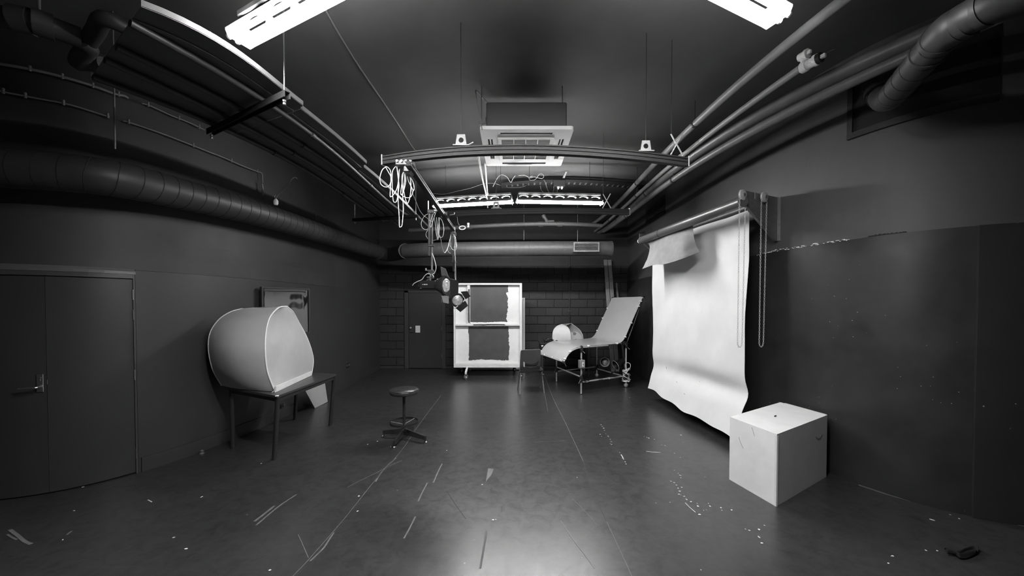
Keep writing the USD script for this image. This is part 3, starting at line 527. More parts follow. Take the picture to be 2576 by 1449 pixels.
for nm, q in (('top', [(-0.922, 4.611, 2.216), (-0.847, 4.594, 2.189), (-0.821, 4.637, 2.081), (-0.92, 4.698, 2.111)]), ('right', [(-0.793, 4.611, 2.064), (-0.674, 4.507, 2.027), (-0.678, 4.507, 1.844), (-0.8, 4.611, 1.844)]), ('bottom', [(-0.93, 4.698, 1.865), (-0.822, 4.637, 1.846), (-0.81, 4.594, 1.737), (-0.888, 4.611, 1.758)]), ('far', [(-0.945, 4.802, 2.07), (-0.987, 4.889, 2.058), (-0.987, 4.889, 1.914), (-0.943, 4.802, 1.893)])):
    o1.part('barn_door', slab(q, .004), 'pipe' if nm in ('top', 'bottom') else 'rail', smooth=False)  # top and bottom doors in paler grey: light on their inner faces painted in
    o1.part('hinge', rod(q[0] if nm == 'right' else lerp(q[2], q[3], 0) if nm == 'top' else q[0], q[3] if nm in ('right', 'far', 'top') else q[1], .006, 8), 'blackmetal')
lc2 = A(*(-0.86, 5.655, 1.798))
o2, (c, d, a, u) = spotlight('small round spotlight with barn doors in front of the white screen', lc2, (.30, -.92, -.22), (.35, 0, .94), .098 * Q, (.12 * Q, .32 * Q, .075 * Q, .075 * Q), None, [(.11 * Q, .07 * Q), (.085 * Q, .13 * Q)])
o2.part('yoke', cat(bar(lc2 + A(-.06, .17, .035), (-0.933, 5.759, 2.001), .025, .012, .003), rod(lc2 + A(-.087, .157, .026), lc2 + A(.052, .19, .026), .01, 10)), 'zinc')
for q in ([(-0.802, 5.585, 1.932), (-0.688, 5.533, 1.94), (-0.64, 5.516, 1.858), (-0.72, 5.568, 1.813)], [(-0.878, 5.585, 1.673), (-0.728, 5.585, 1.791), (-0.678, 5.516, 1.714), (-0.796, 5.516, 1.615)], [(-1.042, 5.672, 1.727), (-0.953, 5.638, 1.763), (-0.911, 5.603, 1.675), (-0.957, 5.603, 1.611)], [(-0.993, 5.707, 1.832), (-0.955, 5.655, 1.82), (-0.953, 5.638, 1.763), (-0.998, 5.707, 1.779)]):
    o2.part('barn_door', slab(q, .004), 'blackmetal', smooth=False)
for p, q in (((-0.781, 5.585, 1.906), (-0.751, 5.585, 1.844)), ((-0.763, 5.585, 1.77), (-0.726, 5.585, 1.819)), ((-0.9, 5.585, 1.67), (-0.844, 5.585, 1.708))): o2.part('hinge', rod(p, q, .008, 8), 'white')

# cables of the rail system
def cable(label, P, r=.0038, k='cable', group=None, per=6, closed=False, name='cable', cat_='cable'):
    P = smooth_path(np.array(P, float), per, closed); m = sweep(P, ngon(r, 7), closed)
    o = Thing(name, label, cat_, P[P[:, 2].argmin()], group=group); o.part('sheath', m, k); return o
G1 = 'white cables looped at the front end of the bridge rail'
LB1 = ['white cable making the round loop at the left end of the front rail', 'white cable in a narrow loop, second from the left under the front rail', 'white cable whose long loop hangs lowest under the front rail', 'white cable with a short tangled loop behind the longest loop', 'white cable in a tall oval nearest the bridge rail', 'white cable bulging to the right beside the bridge rail']
for lab1, q in zip(LB1, (
    [(-1.149, 3.289, 2.987), (-1.185, 3.289, 2.954), (-1.206, 3.289, 2.888), (-1.198, 3.289, 2.828), (-1.156, 3.289, 2.8), (-1.12, 3.289, 2.816), (-1.104, 3.289, 2.87), (-1.11, 3.289, 2.948), (-1.134, 3.289, 2.979), (-1.152, 3.289, 2.981), (-1.125, 3.289, 2.93), (-1.106, 3.289, 2.888), (-1.111, 3.289, 2.793), (-1.114, 3.289, 2.721), (-1.105, 3.289, 2.712), (-1.084, 3.289, 2.73), (-1.057, 3.289, 2.775), (-1.04, 3.289, 2.84), (-1.038, 3.289, 2.9), (-1.051, 3.289, 2.987)],
    [(-1.067, 3.306, 2.995), (-1.095, 3.306, 2.954), (-1.101, 3.306, 2.882), (-1.099, 3.306, 2.798), (-1.096, 3.306, 2.726), (-1.09, 3.306, 2.678), (-1.075, 3.306, 2.666), (-1.059, 3.306, 2.681), (-1.047, 3.306, 2.744), (-1.038, 3.306, 2.822), (-1.047, 3.306, 2.906), (-1.058, 3.306, 2.993)],
    [(-1.002, 3.271, 2.982), (-1.02, 3.271, 2.959), (-1.028, 3.271, 2.882), (-1.035, 3.271, 2.763), (-1.034, 3.271, 2.644), (-1.027, 3.271, 2.525), (-1.025, 3.271, 2.441), (-1.017, 3.271, 2.432), (-1.003, 3.271, 2.444), (-0.996, 3.271, 2.495), (-0.989, 3.271, 2.596), (-0.993, 3.271, 2.704), (-0.994, 3.271, 2.787), (-1, 3.271, 2.864), (-0.994, 3.271, 2.912), (-0.98, 3.271, 2.928)],
    [(-1.027, 3.323, 3.003), (-1.009, 3.323, 2.988), (-1.006, 3.323, 2.943), (-1.016, 3.323, 2.846), (-1.027, 3.323, 2.768), (-1.026, 3.323, 2.743), (-1.013, 3.323, 2.749), (-0.993, 3.323, 2.804), (-0.981, 3.323, 2.876), (-0.991, 3.323, 2.937), (-1.002, 3.323, 2.948)],
    [(-1.005, 3.341, 2.954), (-0.997, 3.341, 2.895), (-1.006, 3.341, 2.81), (-0.997, 3.341, 2.737), (-0.976, 3.341, 2.669), (-0.961, 3.341, 2.682), (-0.947, 3.341, 2.731), (-0.938, 3.341, 2.81), (-0.943, 3.341, 2.895), (-0.959, 3.341, 2.937), (-0.977, 3.341, 2.949), (-0.992, 3.341, 2.937)],
    [(-0.976, 3.358, 2.952), (-0.971, 3.358, 2.895), (-0.947, 3.358, 2.84), (-0.921, 3.358, 2.791), (-0.913, 3.358, 2.815), (-0.922, 3.358, 2.864), (-0.947, 3.358, 2.913)])):
    cable(lab1, q, group=G1)
cable('long grey cable sagging back from the front loops to the pole', [(-0.956, 3.393, 2.919), (-1.02, 3.654, 2.892), (-1.071, 4.002, 2.88), (-1.117, 4.35, 2.869), (-1.112, 4.524, 2.849), (-1.095, 4.611, 2.844), (-1.06, 4.698, 2.818), (-1.031, 4.715, 2.833)], k='cable', r=.0036)
cable('white cable drooping in a U below the loops', [(-0.927, 3.376, 2.796), (-0.945, 3.376, 2.744), (-0.977, 3.376, 2.728), (-1.017, 3.376, 2.74), (-1.04, 3.376, 2.759)], r=.0036)
G2 = 'grey cables coiled beside the long-bodied spotlight pole'
LB2 = ['grey cable bowed out to the left of the spotlight pole', 'short grey cable tail low on the left of the spotlight pole', 'grey cable twisted close around the top of the spotlight pole', 'grey cable in the leftmost tall loop right of the spotlight pole', 'grey cable doubling back to the spotlight pole at its lower end', 'grey cable in the widest loop right of the spotlight pole']
for lab2, q in zip(LB2, (
    [(-1.107, 4.785, 2.943), (-1.167, 4.785, 2.906), (-1.207, 4.785, 2.827), (-1.198, 4.785, 2.758), (-1.15, 4.785, 2.727), (-1.108, 4.785, 2.747)], [(-1.111, 4.785, 2.738), (-1.142, 4.785, 2.688), (-1.144, 4.785, 2.644), (-1.111, 4.785, 2.591)],
    [(-1.027, 4.698, 2.919), (-1.06, 4.698, 2.833), (-1.071, 4.698, 2.764), (-1.06, 4.698, 2.742), (-1.034, 4.698, 2.824), (-0.995, 4.698, 2.944), (-0.998, 4.698, 2.979)], [(-1.047, 4.829, 2.903), (-1.032, 4.829, 2.82), (-1.019, 4.829, 2.688), (-1.002, 4.829, 2.606), (-0.987, 4.829, 2.644), (-0.975, 4.829, 2.776), (-0.988, 4.829, 2.899)],
    [(-1.02, 4.855, 2.907), (-1.011, 4.855, 2.781), (-1.003, 4.855, 2.617), (-1.016, 4.855, 2.609), (-1.079, 4.855, 2.591)], [(-0.985, 4.872, 2.911), (-0.948, 4.872, 2.865), (-0.925, 4.872, 2.759), (-0.938, 4.872, 2.661), (-0.966, 4.872, 2.641), (-0.993, 4.872, 2.661), (-0.997, 4.872, 2.785), (-0.983, 4.872, 2.901)])):
    cable(lab2, q, .0042, group=G2)
cable('white cable hanging in a V between the two spotlight poles', [(-0.994, 4.916, 2.681), (-0.985, 4.959, 2.639), (-0.997, 5.133, 2.545), (-0.997, 5.307, 2.497), (-0.984, 5.481, 2.591), (-0.986, 5.655, 2.732), (-0.975, 5.742, 2.858)], .0045)
G3 = 'white cables bundled at the top of the far spotlight pole'; LB3 = ['white cable zigzagging on the left of the far bundle on the small spotlight pole', 'white cable in the widest loop of the far bundle on the small spotlight pole', 'white cable doubled inside the right of the far bundle', 'short white cable arc over the right of the far bundle']
for lab3, q in zip(LB3, (
    [(-0.977, 5.742, 2.851), (-1.004, 5.742, 2.727), (-0.989, 5.742, 2.662), (-0.976, 5.742, 2.695), (-0.988, 5.742, 2.795)], [(-0.945, 5.725, 2.851), (-0.914, 5.725, 2.823), (-0.885, 5.725, 2.692), (-0.893, 5.725, 2.617), (-0.923, 5.725, 2.598), (-0.965, 5.725, 2.63), (-0.98, 5.725, 2.724), (-0.975, 5.725, 2.828)],
    [(-0.938, 5.742, 2.842), (-0.913, 5.742, 2.748), (-0.928, 5.742, 2.641), (-0.909, 5.742, 2.695), (-0.904, 5.742, 2.8), (-0.93, 5.742, 2.847)], [(-0.924, 5.707, 2.846), (-0.893, 5.707, 2.762), (-0.89, 5.707, 2.668), (-0.915, 5.707, 2.616), (-0.925, 5.707, 2.606)])):
    cable(lab3, q, .005, group=G3)
cable('white cable running straight down the small spotlight pole', [(-0.916, 5.699, 2.596), (-0.908, 5.699, 2.511), (-0.903, 5.699, 2.406), (-0.907, 5.699, 2.302), (-0.907, 5.699, 2.198), (-0.901, 5.699, 2.124)], .005)
cable('short white cable end curling below the far bundle', [(-1.032, 5.725, 2.624), (-1.023, 5.725, 2.588), (-1.002, 5.725, 2.558), (-0.973, 5.725, 2.551)], .004)
cable('white cable curling from the pole onto the long-bodied spotlight', [(-1.046, 4.698, 2.402), (-1.009, 4.663, 2.316), (-0.988, 4.663, 2.213), (-1.017, 4.698, 2.144), (-1.064, 4.715, 2.124), (-1.107, 4.715, 2.137), (-1.157, 4.742, 2.109), (-1.197, 4.759, 2.062), (-1.26, 4.768, 2.035), (-1.309, 4.785, 2.011), (-1.335, 4.802, 1.986)], .0052)

# ================================================================ ventilation ducts
def helix(P, r, pitch, w=.004):
    P = smooth_path(P, 12); s = np.r_[0, np.cumsum(np.linalg.norm(np.diff(P, axis=0), axis=1))]; n = int(s[-1] / pitch * 22); q = np.linspace(0, s[-1], n)
    C = np.stack([np.interp(q, s, P[:, k]) for k in range(3)], 1); T = np.gradient(C, axis=0); T /= np.linalg.norm(T, axis=1)[:, None]
    a = np.cross(T, (0, 0, 1.)); a /= np.linalg.norm(a, axis=1)[:, None]; u = np.cross(a, T); th = q / pitch * 2 * np.pi
    return sweep(C + r * (np.cos(th)[:, None] * a + np.sin(th)[:, None] * u), ngon(w, 4))
DL = [(-4.463, 2.893, 2.85), (-4.195, 2.951, 2.85), (-3.873, 3.084, 2.86), (-3.615, 3.281, 2.87), (-3.49, 3.769, 2.89), (-3.339, 4.688, 2.92), (-3.254, 6.023, 2.94), (-3.184, 7.503, 2.95), (-3.103, 8.285, 2.95)]
DM = [(-3.103, 8.285, 2.95), (-3.075, 8.673, 2.95), (-2.912, 8.673, 2.95), (-2.705, 8.474, 2.95), (-2.433, 8.164, 2.95)]
DB = [(-2.433, 8.164, 2.95), (-1.658, 7.959, 2.95), (0, 7.82, 2.95), (1.14, 7.792, 2.95), (2.158, 7.792, 2.95)]
RD = .16
du = Thing('ventilation_duct', 'round black spiral duct along the left wall and across the far end', 'duct', DL[4])
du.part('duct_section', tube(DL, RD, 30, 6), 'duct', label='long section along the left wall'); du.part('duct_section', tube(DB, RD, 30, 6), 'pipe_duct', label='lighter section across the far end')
du.part('elbow', tube(DM, RD * 1.03, 30, 4), 'duct')
du.part('spiral_seam', helix(DL, RD - .0005, .135), 'gap', kind='stuff'); du.part('spiral_seam', helix(DB, RD - .0005, .105, .0025), 'duct', kind='stuff')
def collar(p, d, r, w=.05): p = np.array(p, float); d = np.array(d, float) / np.linalg.norm(d); return rod(p - d * w / 2, p + d * w / 2, r, 30)
du.part('joint_band', collar(DM[0], A(*DM[1]) - A(*DM[0]), RD * 1.07, .07), 'duct'); du.part('joint_band', collar(DM[-1], A(*DM[-1]) - A(*DM[-2]), RD * 1.07, .06), 'duct')
eb = A(*DB[-1]); du.part('end_cap', lathe([(RD * 1.04, -.03), (RD * 1.04, .004), (RD * .98, .012), (0, .012)], eb, A(*DB[-1]) - A(*DB[-2]), 30), 'pipe_duct')
ga, gb = A(*(1.317, 7.62, 2.952)), A(*(1.832, 7.62, 2.952)); gc = (ga + gb) / 2; gw = gb[0] - ga[0] + .03
gt = du.part('outlet_grille', plate(sbox(-gw / 2, -.10, gw / 2, .10).difference(sbox(-gw / 2 + .025, -.075, gw / 2 - .025, .075)), gc + A(0, .06, 0), (1, 0, 0), (0, 0, 1), .10), 'pipe', smooth=False)
du.part('backing', cbox((gw - .04, .01, .16), 0, gc + A(0, .04, 0)), 'gap', parent=gt)
for k in range(6): du.part('slat', cbox((gw - .05, .035, .006), .001, gc + A(0, -.02, -.062 + .025 * k), ax=trimesh.transformations.rotation_matrix(.5, [1, 0, 0])[:3, :3]), 'pipe', parent=gt)
for p, zt in (((1.434, 7.85, 3.119), HC), ((0.261, 7.85, 3.145), HC), ((-3.409, 6.25, 3.206), 3.3), ((-3.394, 6.3, 3.232), 3.3)): du.part('hanger_rod', rod((p[0], p[1], p[2]), (p[0], p[1], zt), .006, 8), 'dull')
dr = (-3.301, 2.999, 2.96); single('threaded_rod', 'thin bright rod hanging down to the left duct', 'rod', rod((dr[0], dr[1], 3.02), (dr[0], dr[1], HC), .006, 8), 'dull')

R0, R1, R2, R3 = A(*(2.895, 2.774, 3.3)), A(*(2.508, 2.089, 3.3)), A(*(2.525, 1.934, 3.3)), A(*(2.677, 1.81, 3.3))
rw = A(*(3.37, 3.339, 3.688))
BD = Thing('branch_duct', 'black spiral duct elbowing down to the opening in the right wall', 'duct', R0)
RB_ = .09
BD.part('duct_section', tube([lerp(R0, R1, .06), lerp(R0, R1, .5), lerp(R0, R1, .96)], RB_, 26, 2), 'duct')
BD.part('spiral_seam', helix([lerp(R0, R1, .1), lerp(R0, R1, .9)], RB_, .125, .003), 'gap', kind='stuff')
BD.part('elbow', tube(np.vstack([bez(lerp(R0, R1, .12), R0 - (R1 - R0) * .06, lerp(R0, rw, .45), 8), [rw]]), RB_ * 1.02, 26, 2), 'duct')
BD.part('elbow', tube(bez(lerp(R1, R0, .08), R1 + (R1 - R0) * .06, lerp(R1, R2, .25), 8), RB_ * 1.03, 26, 2), 'duct')
BD.part('duct_section', tube([lerp(R1, R2, .2), R2, R3], RB_, 26, 4), 'duct')
for p, q, t in ((R1, R0, .08), (R1, R0, .26), (R1, R2, .25), (R1, R2, .5), (R1, R2, .95)): BD.part('joint_band', collar(lerp(p, q, t), q - p, RB_ * 1.07, .035), 'duct')
BD.part('flange', collar(lerp(R0, rw, .5), rw - R0, RB_ * 1.1, .02), 'duct')

# ================================================================ cable tray and conduits on the left
def dense(P, n=30):
    """A fair curve through a run of points: straight lengths stay straight, wobble is taken out."""
    P = np.array(P, float); s = np.r_[0, np.cumsum(np.linalg.norm(np.diff(P, axis=0), axis=1))]; s /= s[-1]; q = np.linspace(0, 1, n); dg = min(3, len(P) - 1)
    return np.stack([np.polyval(np.polyfit(s, P[:, k], dg), q) for k in range(3)], 1)
E1 = [(-2.007, 1.967, 3.339), (-1.973, 2.006, 3.339), (-1.886, 2.096, 3.339), (-1.785, 2.281, 3.339), (-1.762, 2.491, 3.339), (-1.717, 2.679, 3.339), (-1.697, 2.932, 3.339)]; L1_ = [(-2.996, 2.572, 3.339), (-2.928, 2.669, 3.339), (-2.855, 2.768, 3.339), (-2.747, 2.979, 3.339), (-2.638, 3.19, 3.339), (-2.611, 3.395, 3.339)]
E2 = [(-1.741, 2.979, 3.339), (-1.695, 3.418, 3.339), (-1.665, 4.123, 3.339)]; L2_ = [(-2.613, 3.403, 3.339), (-2.519, 3.885, 3.339), (-2.474, 4.808, 3.339)]
E3 = [(-1.736, 4.217, 3.339), (-1.702, 5.348, 3.339), (-1.719, 6.45, 3.339), (-1.73, 7.7, 3.339)]; L3_ = [(-2.477, 4.823, 3.339), (-2.465, 5.468, 3.339), (-2.443, 6.102, 3.339), (-2.467, 6.904, 3.339)]
for i, (E_, L_, lb) in enumerate(((E1, L1_, 'nearest length of cable tray, its edge brightly lit, beside the overhead light'), (E2, L2_, 'middle length of dark cable tray running along the left side'), (E3, L3_, 'farthest length of cable tray, behind the looped white cables'))):
    e, l = dense(E_), dense(L_); o = Thing('cable_tray', lb, 'cable tray', e[len(e) // 2], group=None)
    n = 14; ee = np.stack([np.interp(np.linspace(0, 1, n), np.linspace(0, 1, len(e)), e[:, k]) for k in range(3)], 1); ll = np.stack([np.interp(np.linspace(0, 1, n), np.linspace(0, 1, len(l)), l[:, k]) for k in range(3)], 1)
    o.part('tray_floor', sheet(np.stack([ee, ll], 1), .004), 'deck')
    for P in (ee, ll): o.part('side_flange', sweep(P + A(0, 0, .02), rect(.006, .034)), 'tray_edge_lit' if P is ee else 'rail')  # flange facing the lamps gets the paler colour, painted as lit
    o.part('rib', sweep((ee * .86 + ll * .14) + A(0, 0, -.006), rect(.03, .010)), 'deck')
CON = [('conduit running closest to the bright tray edge', [(-2.169, 2.049, 3.31), (-2.092, 2.209, 3.31), (-2.012, 2.401, 3.31), (-1.91, 2.698, 3.31), (-1.904, 3.099, 3.31), (-1.872, 3.992, 3.31), (-1.864, 4.432, 3.31), (-1.861, 5.846, 3.31), (-1.84, 6.446, 3.31)]),
       ('second conduit in from the bright tray edge', [(-2.449, 2.236, 3.31), (-2.361, 2.421, 3.31), (-2.286, 2.639, 3.31), (-2.174, 2.902, 3.31), (-2.12, 3.273, 3.31), (-2.081, 4.117, 3.31), (-2.019, 4.798, 3.31), (-2.05, 5.942, 3.31), (-2.085, 6.779, 3.31)]),
       ('third conduit in from the bright tray edge', [(-2.667, 2.359, 3.31), (-2.517, 2.579, 3.31), (-2.44, 3.003, 3.31), (-2.297, 3.544, 3.31), (-2.267, 4.2, 3.31), (-2.246, 4.751, 3.31), (-2.215, 6.144, 3.31), (-2.267, 7.113, 3.31)]),
       ('leftmost dark conduit hung from the trapeze bars', [(-2.943, 2.534, 3.31), (-2.809, 2.723, 3.31), (-2.703, 2.931, 3.31), (-2.59, 3.132, 3.31), (-2.486, 3.834, 3.31), (-2.466, 3.992, 3.31), (-2.444, 4.63, 3.31), (-2.408, 6.016, 3.31), (-2.423, 6.779, 3.31)])]
for lb, P in CON:
    o = Thing('conduit', lb, 'conduit', P[3]); o.part('pipe', sweep(dense(P), ngon(.021, 12)), 'pipe_d')
    for k in (.3, .62): q = dense(P); i = int(k * len(q)); o.part('coupling', collar(q[i], q[i + 1] - q[i], .026, .05), 'pipe_d')
for lb, a, b in (('bright-ended trapeze bar under the near cable tray', (-1.656, 2.633, 3.266), (-2.717, 3.211, 3.266)), ('far trapeze bar under the cable trays', (-1.635, 6.211, 3.266), (-2.89, 6.499, 3.266))):
    a, b = A(*a), A(*b); o = Thing('trapeze_bar', lb, 'bracket', (a + b) / 2); d, s, u = frame(b - a)
    o.part('channel', cat(bar(a, b, .006, .05, .001), bar(a + s * .04, b + s * .04, .006, .05, .001), bar(a + s * .02 + u * .022, b + s * .02 + u * .022, .045, .006, .001)), 'rail')
    for q in (a + d * .04, b - d * .04): o.part('hanger_rod', rod(q + A(0, 0, .0) + s * .02, (q[0] + s[0] * .02, q[1] + s[1] * .02, HC), .006, 8), 'steel'); o.part('nut', cat(rod(q + s * .02 - A(0, 0, .045), q + s * .02 - A(0, 0, .03), .013, 6), rod(q + s * .02 - A(0, 0, .065), q + s * .02 - A(0, 0, .05), .011, 6)), 'steel')

ip = [(-3.499, 2.37, 3.62), (-3.381, 2.396, 3.62), (-3.259, 2.422, 3.62), (-3.171, 2.456, 3.62), (-3.12, 2.512, 3.62), (-3.063, 2.579, 3.62)]
o = Thing('insulated_pipe', 'fat dark lagged pipe in the top left corner', 'pipe', ip[2]); o.part('lagging', tube(ip, .068, 20, 5), 'pipe_d')
for i in (2, 3): o.part('collar', collar(ip[i], A(*ip[i + 1]) - A(*ip[i]), .082, .09), 'pipe_d')
o.part('valve_stem', cat(rod(A(*(-3.193, 2.45, 3.7)), A(*(-3.193, 2.45, 3.7)) + A(0, 0, .09), .009, 10), rod(A(*(-3.193, 2.45, 3.7)) + A(0, 0, .09), A(*(-3.193, 2.45, 3.7)) + A(0, 0, .115), .016, 10)), 'dull')
o.part('branch', tube([(-3.053, 2.559, 3.6), (-3.093, 2.645, 3.6), (-3.243, 2.728, 3.6), (-3.36, 2.807, 3.6), (-3.318, 2.817, 3.6), (-3.189, 2.83, 3.6)], .055, 16, 4), 'pipe_d')
o.part('branch', tube([(-3.146, 2.665, 3.62), (-2.895, 2.519, 3.62), (-2.708, 2.409, 3.62), (-2.635, 2.484, 3.62), (-2.606, 2.534, 3.62)], .05, 16, 4), 'pipe_d')

def wall_cable(label, P, r=.007, clips=()):
    P = smooth_path(P, 5); o = Thing('wall_cable', label, 'cable', P[len(P) // 2]); o.part('sheath', sweep(P, ngon(r, 7)), 'cable_g')
    for k in clips: q = P[int(k * (len(P) - 1))]; o.part('clip', cbox((.016, .016, .05), .003, q + A(.0, -.004, .006)), 'pipe')
wall_cable('upper clipped cable bundle high on the left wall', [(-4.509, 3.093, 3.801), (-4.414, 3.121, 3.8), (-4.293, 3.171, 3.802), (-4.179, 3.235, 3.802), (-4.041, 3.343, 3.799), (-3.948, 3.444, 3.794), (-3.884, 3.532, 3.786), (-3.849, 3.586, 3.798), (-3.835, 3.613, 3.786)], .012, (.3, .45, .62, .8))
wall_cable('lower clipped cable high on the left wall', [(-4.513, 3.092, 3.575), (-4.418, 3.12, 3.568), (-4.358, 3.143, 3.562), (-4.213, 3.213, 3.557), (-4.06, 3.324, 3.563), (-3.923, 3.474, 3.547), (-3.904, 3.501, 3.55)], .007, (.25, .45, .65, .9))
wall_cable('clipped cable continuing towards the far end of the left wall', [(-3.854, 3.579, 3.548), (-3.834, 3.615, 3.551), (-3.739, 3.822, 3.551), (-3.668, 4.043, 3.547), (-3.617, 4.26, 3.547), (-3.577, 4.498, 3.555), (-3.549, 4.71, 3.554), (-3.527, 4.932, 3.565), (-3.519, 5.045, 3.58), (-3.517, 5.073, 3.557), (-3.517, 5.079, 3.447)], .006, (.1, .35, .55, .75))
wall_cable('short clipped cable above the conduits on the left wall', [(-3.79, 3.7, 3.788), (-3.761, 3.765, 3.795), (-3.703, 3.921, 3.783), (-3.652, 4.104, 3.79), (-3.619, 4.25, 3.784)], .006, (.2, .6, .9))
o = Thing('cable_end', 'loose cable end with sleeve hanging at the left wall', 'cable', (-3.508, 5.063, 3.275)); o.part('sheath', tube([(-3.509, 5.051, 3.427), (-3.508, 5.064, 3.359), (-3.508, 5.063, 3.264)], .012, 8, 3), 'dull')
pd = A(*(-3.119, 4.75, 3.09)); o = Thing('pendant_sensor', 'small pale sensor hanging on a wire by the left duct', 'sensor', pd)
o.part('body', lathe([(0, -.05), (.022, -.045), (.03, -.02), (.028, .01), (.012, .035), (0, .04)], pd, (0, 0, 1), 14), 'paper'); o.part('wire', tube([(-3.118, 4.75, 3.127), (-3.086, 4.75, 3.179), (-3.01, 4.73, 3.235), (-2.93, 4.72, 3.304), (-2.88, 4.7, 3.36), (-2.821, 4.68, 3.384), (-2.784, 4.67, 3.359)], .004, 6, 4), 'cable_g'); o.part('hook', tube([pd + A(0, 0, .035), pd + A(-.015, 0, .06), pd + A(0, 0, .09), pd + A(.01, 0, .07)], .003, 6, 4), 'zinc')
cj = [(-1.518, 2.843, 4.14), (-1.528, 2.994, 4.14), (-1.542, 3.256, 4.14), (-1.55, 3.685, 4.14), (-1.533, 4.248, 4.14), (-1.522, 4.799, 4.14), (-1.523, 5.356, 4.14), (-1.508, 5.629, 4.14), (-1.417, 5.686, 4.14)]
single('ceiling_conduit', 'thin pale conduit running diagonally across the ceiling', 'conduit', tube(cj, .009, 8, 4), 'pipe')

# ================================================================ pipes on the right
def long_pipe(label, P, r, rings=(), k='pipe_r', name='pipe'):
    q = dense(P); d0 = (q[0] - q[1]) / np.linalg.norm(q[0] - q[1])
    if k == 'pipe_r': q = np.vstack([q[0] + d0 * max(.05, min(2.5, (4.46 - q[0][0]) / max(d0[0], .05))), q])   # on to the wall outside the picture
    o = Thing(name, label, 'pipe', q[len(q) // 2]); o.part('pipe_run', sweep(q, ngon(r, 18)), k)
    for f in rings: i = int(f * (len(q) - 2)); o.part('pipe_clip', cat(collar(q[i], q[i + 1] - q[i], r * 1.16, .028), rod(q[i] + A(0, 0, r), (q[i][0], q[i][1], HC), .005, 6)), 'pipe_d')
    return o
long_pipe('upper right pipe nearest the ceiling, beside the overhead light', [(2.433, 2.291, 3.88), (2.379, 2.438, 3.88), (2.31, 2.63, 3.88), (2.218, 3.1, 3.88), (2.177, 3.721, 3.88), (2.209, 4.863, 3.88), (2.227, 6.077, 3.88), (2.219, 7.575, 3.88), (2.17, 8.758, 3.88), (2.139, 9.664, 3.88)], .04, (.3, .6, .85), 'pipe_b')
long_pipe('thin right pipe with the white valve on its end', [(2.45, 3.056, 3.72), (2.386, 3.369, 3.72), (2.335, 3.709, 3.72), (2.286, 4.395, 3.72), (2.286, 5.284, 3.72), (2.268, 6.375, 3.72), (2.286, 7.6, 3.72), (2.264, 8.818, 3.72), (2.239, 9.82, 3.72)], .030, (.55, .85), 'pipe_b')
long_pipe('fat grey pipe running beneath the white valve', [(3.382, 2.32, 3.7), (3.102, 2.545, 3.7), (2.874, 2.752, 3.7), (2.744, 3.076, 3.7), (2.571, 3.628, 3.7), (2.517, 3.996, 3.7), (2.46, 4.725, 3.7), (2.418, 5.588, 3.7), (2.395, 6.944, 3.7), (2.389, 8.403, 3.7), (2.361, 9.829, 3.7)], .062, (.62, .85))
long_pipe('lower right dark pipe behind the branch duct, closest to the wall', [(3.088, 2.487, 3.55), (2.903, 2.614, 3.55), (2.777, 2.834, 3.55), (2.681, 3.158, 3.55), (2.562, 3.613, 3.55), (2.466, 4.367, 3.55), (2.386, 5.246, 3.55), (2.319, 6.32, 3.55), (2.294, 7.624, 3.55), (2.283, 8.889, 3.55)], .042, (.5, .8))
v0, v1 = A(*(2.445, 3.066, 3.72)), A(*(2.478, 2.963, 3.72)); dv = (v1 - v0) / np.linalg.norm(v1 - v0)
o = Thing('pipe_valve', 'white capped valve fitting on the thin right pipe', 'valve', v0)
o.part('body', lathe([(.034, 0), (.044, .01), (.044, .05), (.038, .055), (.038, .1), (.046, .105), (.046, .13), (.0, .13)], v0, dv, 22), 'white')
o.part('end_cap', cat(lathe([(.04, .13), (.04, .155), (0, .155)], v0, dv, 22)), 'rubber'); o.part('lug', bar(v0 + dv * .15, v0 + dv * .185, .026, .03, .003), 'white')
bp_ = v0 + dv * .045; bt = A(*(2.449, 3.057, 3.82))
o.part('branch', cat(rod(bp_, bt, .024, 18), lathe([(0, -.03), (.03, -.025), (.033, 0), (.033, .02), (.04, .025), (.04, .045), (0, .045)], bt, dv + A(0, 0, -.1), 20), rod(bp_ + (bt - bp_) * .3, bp_ + (bt - bp_) * .42, .034, 18)), 'white'); o.part('lug', bar(bt + dv * .04, bt + dv * .07, .022, .03, .003), 'white')
single('pipe_wire', 'thin black wire looping along the thin pipe by the valve', 'cable', tube([(2.418, 3.339, 3.76), (2.415, 3.246, 3.76), (2.444, 3.17, 3.76), (2.462, 3.097, 3.76), (2.541, 2.998, 3.76), (2.549, 2.914, 3.76), (2.573, 2.887, 3.76)], .005, 6, 5), 'cable_k')

# pipe run across the far end
PR = [(-2.333, 8.17, 3.42), (-1.753, 8.001, 3.42), (-1.194, 7.818, 3.42), (-0.67, 7.759, 3.42), (-0.239, 7.701, 3.42), (0.017, 7.55, 3.42), (0.265, 7.495, 3.42), (0.931, 7.514, 3.42), (1.441, 7.569, 3.42), (1.904, 7.682, 3.42)]
o = long_pipe('grey pipe with fittings crossing below the far rail', PR, .043, (), 'pipe_run')
for u0, w in (((1361, 565), .1), ((1408, 563.5), .1), ((1182, 571), .09)):
    c = A(*(0.608, 7.532, 3.42)) if u0[0] == 1361 else A(*(1, 7.532, 3.42)) if u0[0] == 1408 else A(*(-0.915, 7.799, 3.42)); o.part('coupling', rod(c - A(w / 2, 0, 0), c + A(w / 2, 0, 0), .054, 18), 'pipe_run')
yb = A(*(0.767, 7.532, 3.42)); o.part('branch', cat(rod(yb, yb + A(-.1, -.02, .16), .036, 16), rod(yb + A(-.085, -.017, .13), yb + A(-.12, -.024, .19), .044, 16), cbox((.2, .07, .04), .01, yb + A(.02, 0, .06))), 'pipe_run', label='slanted branch socket')
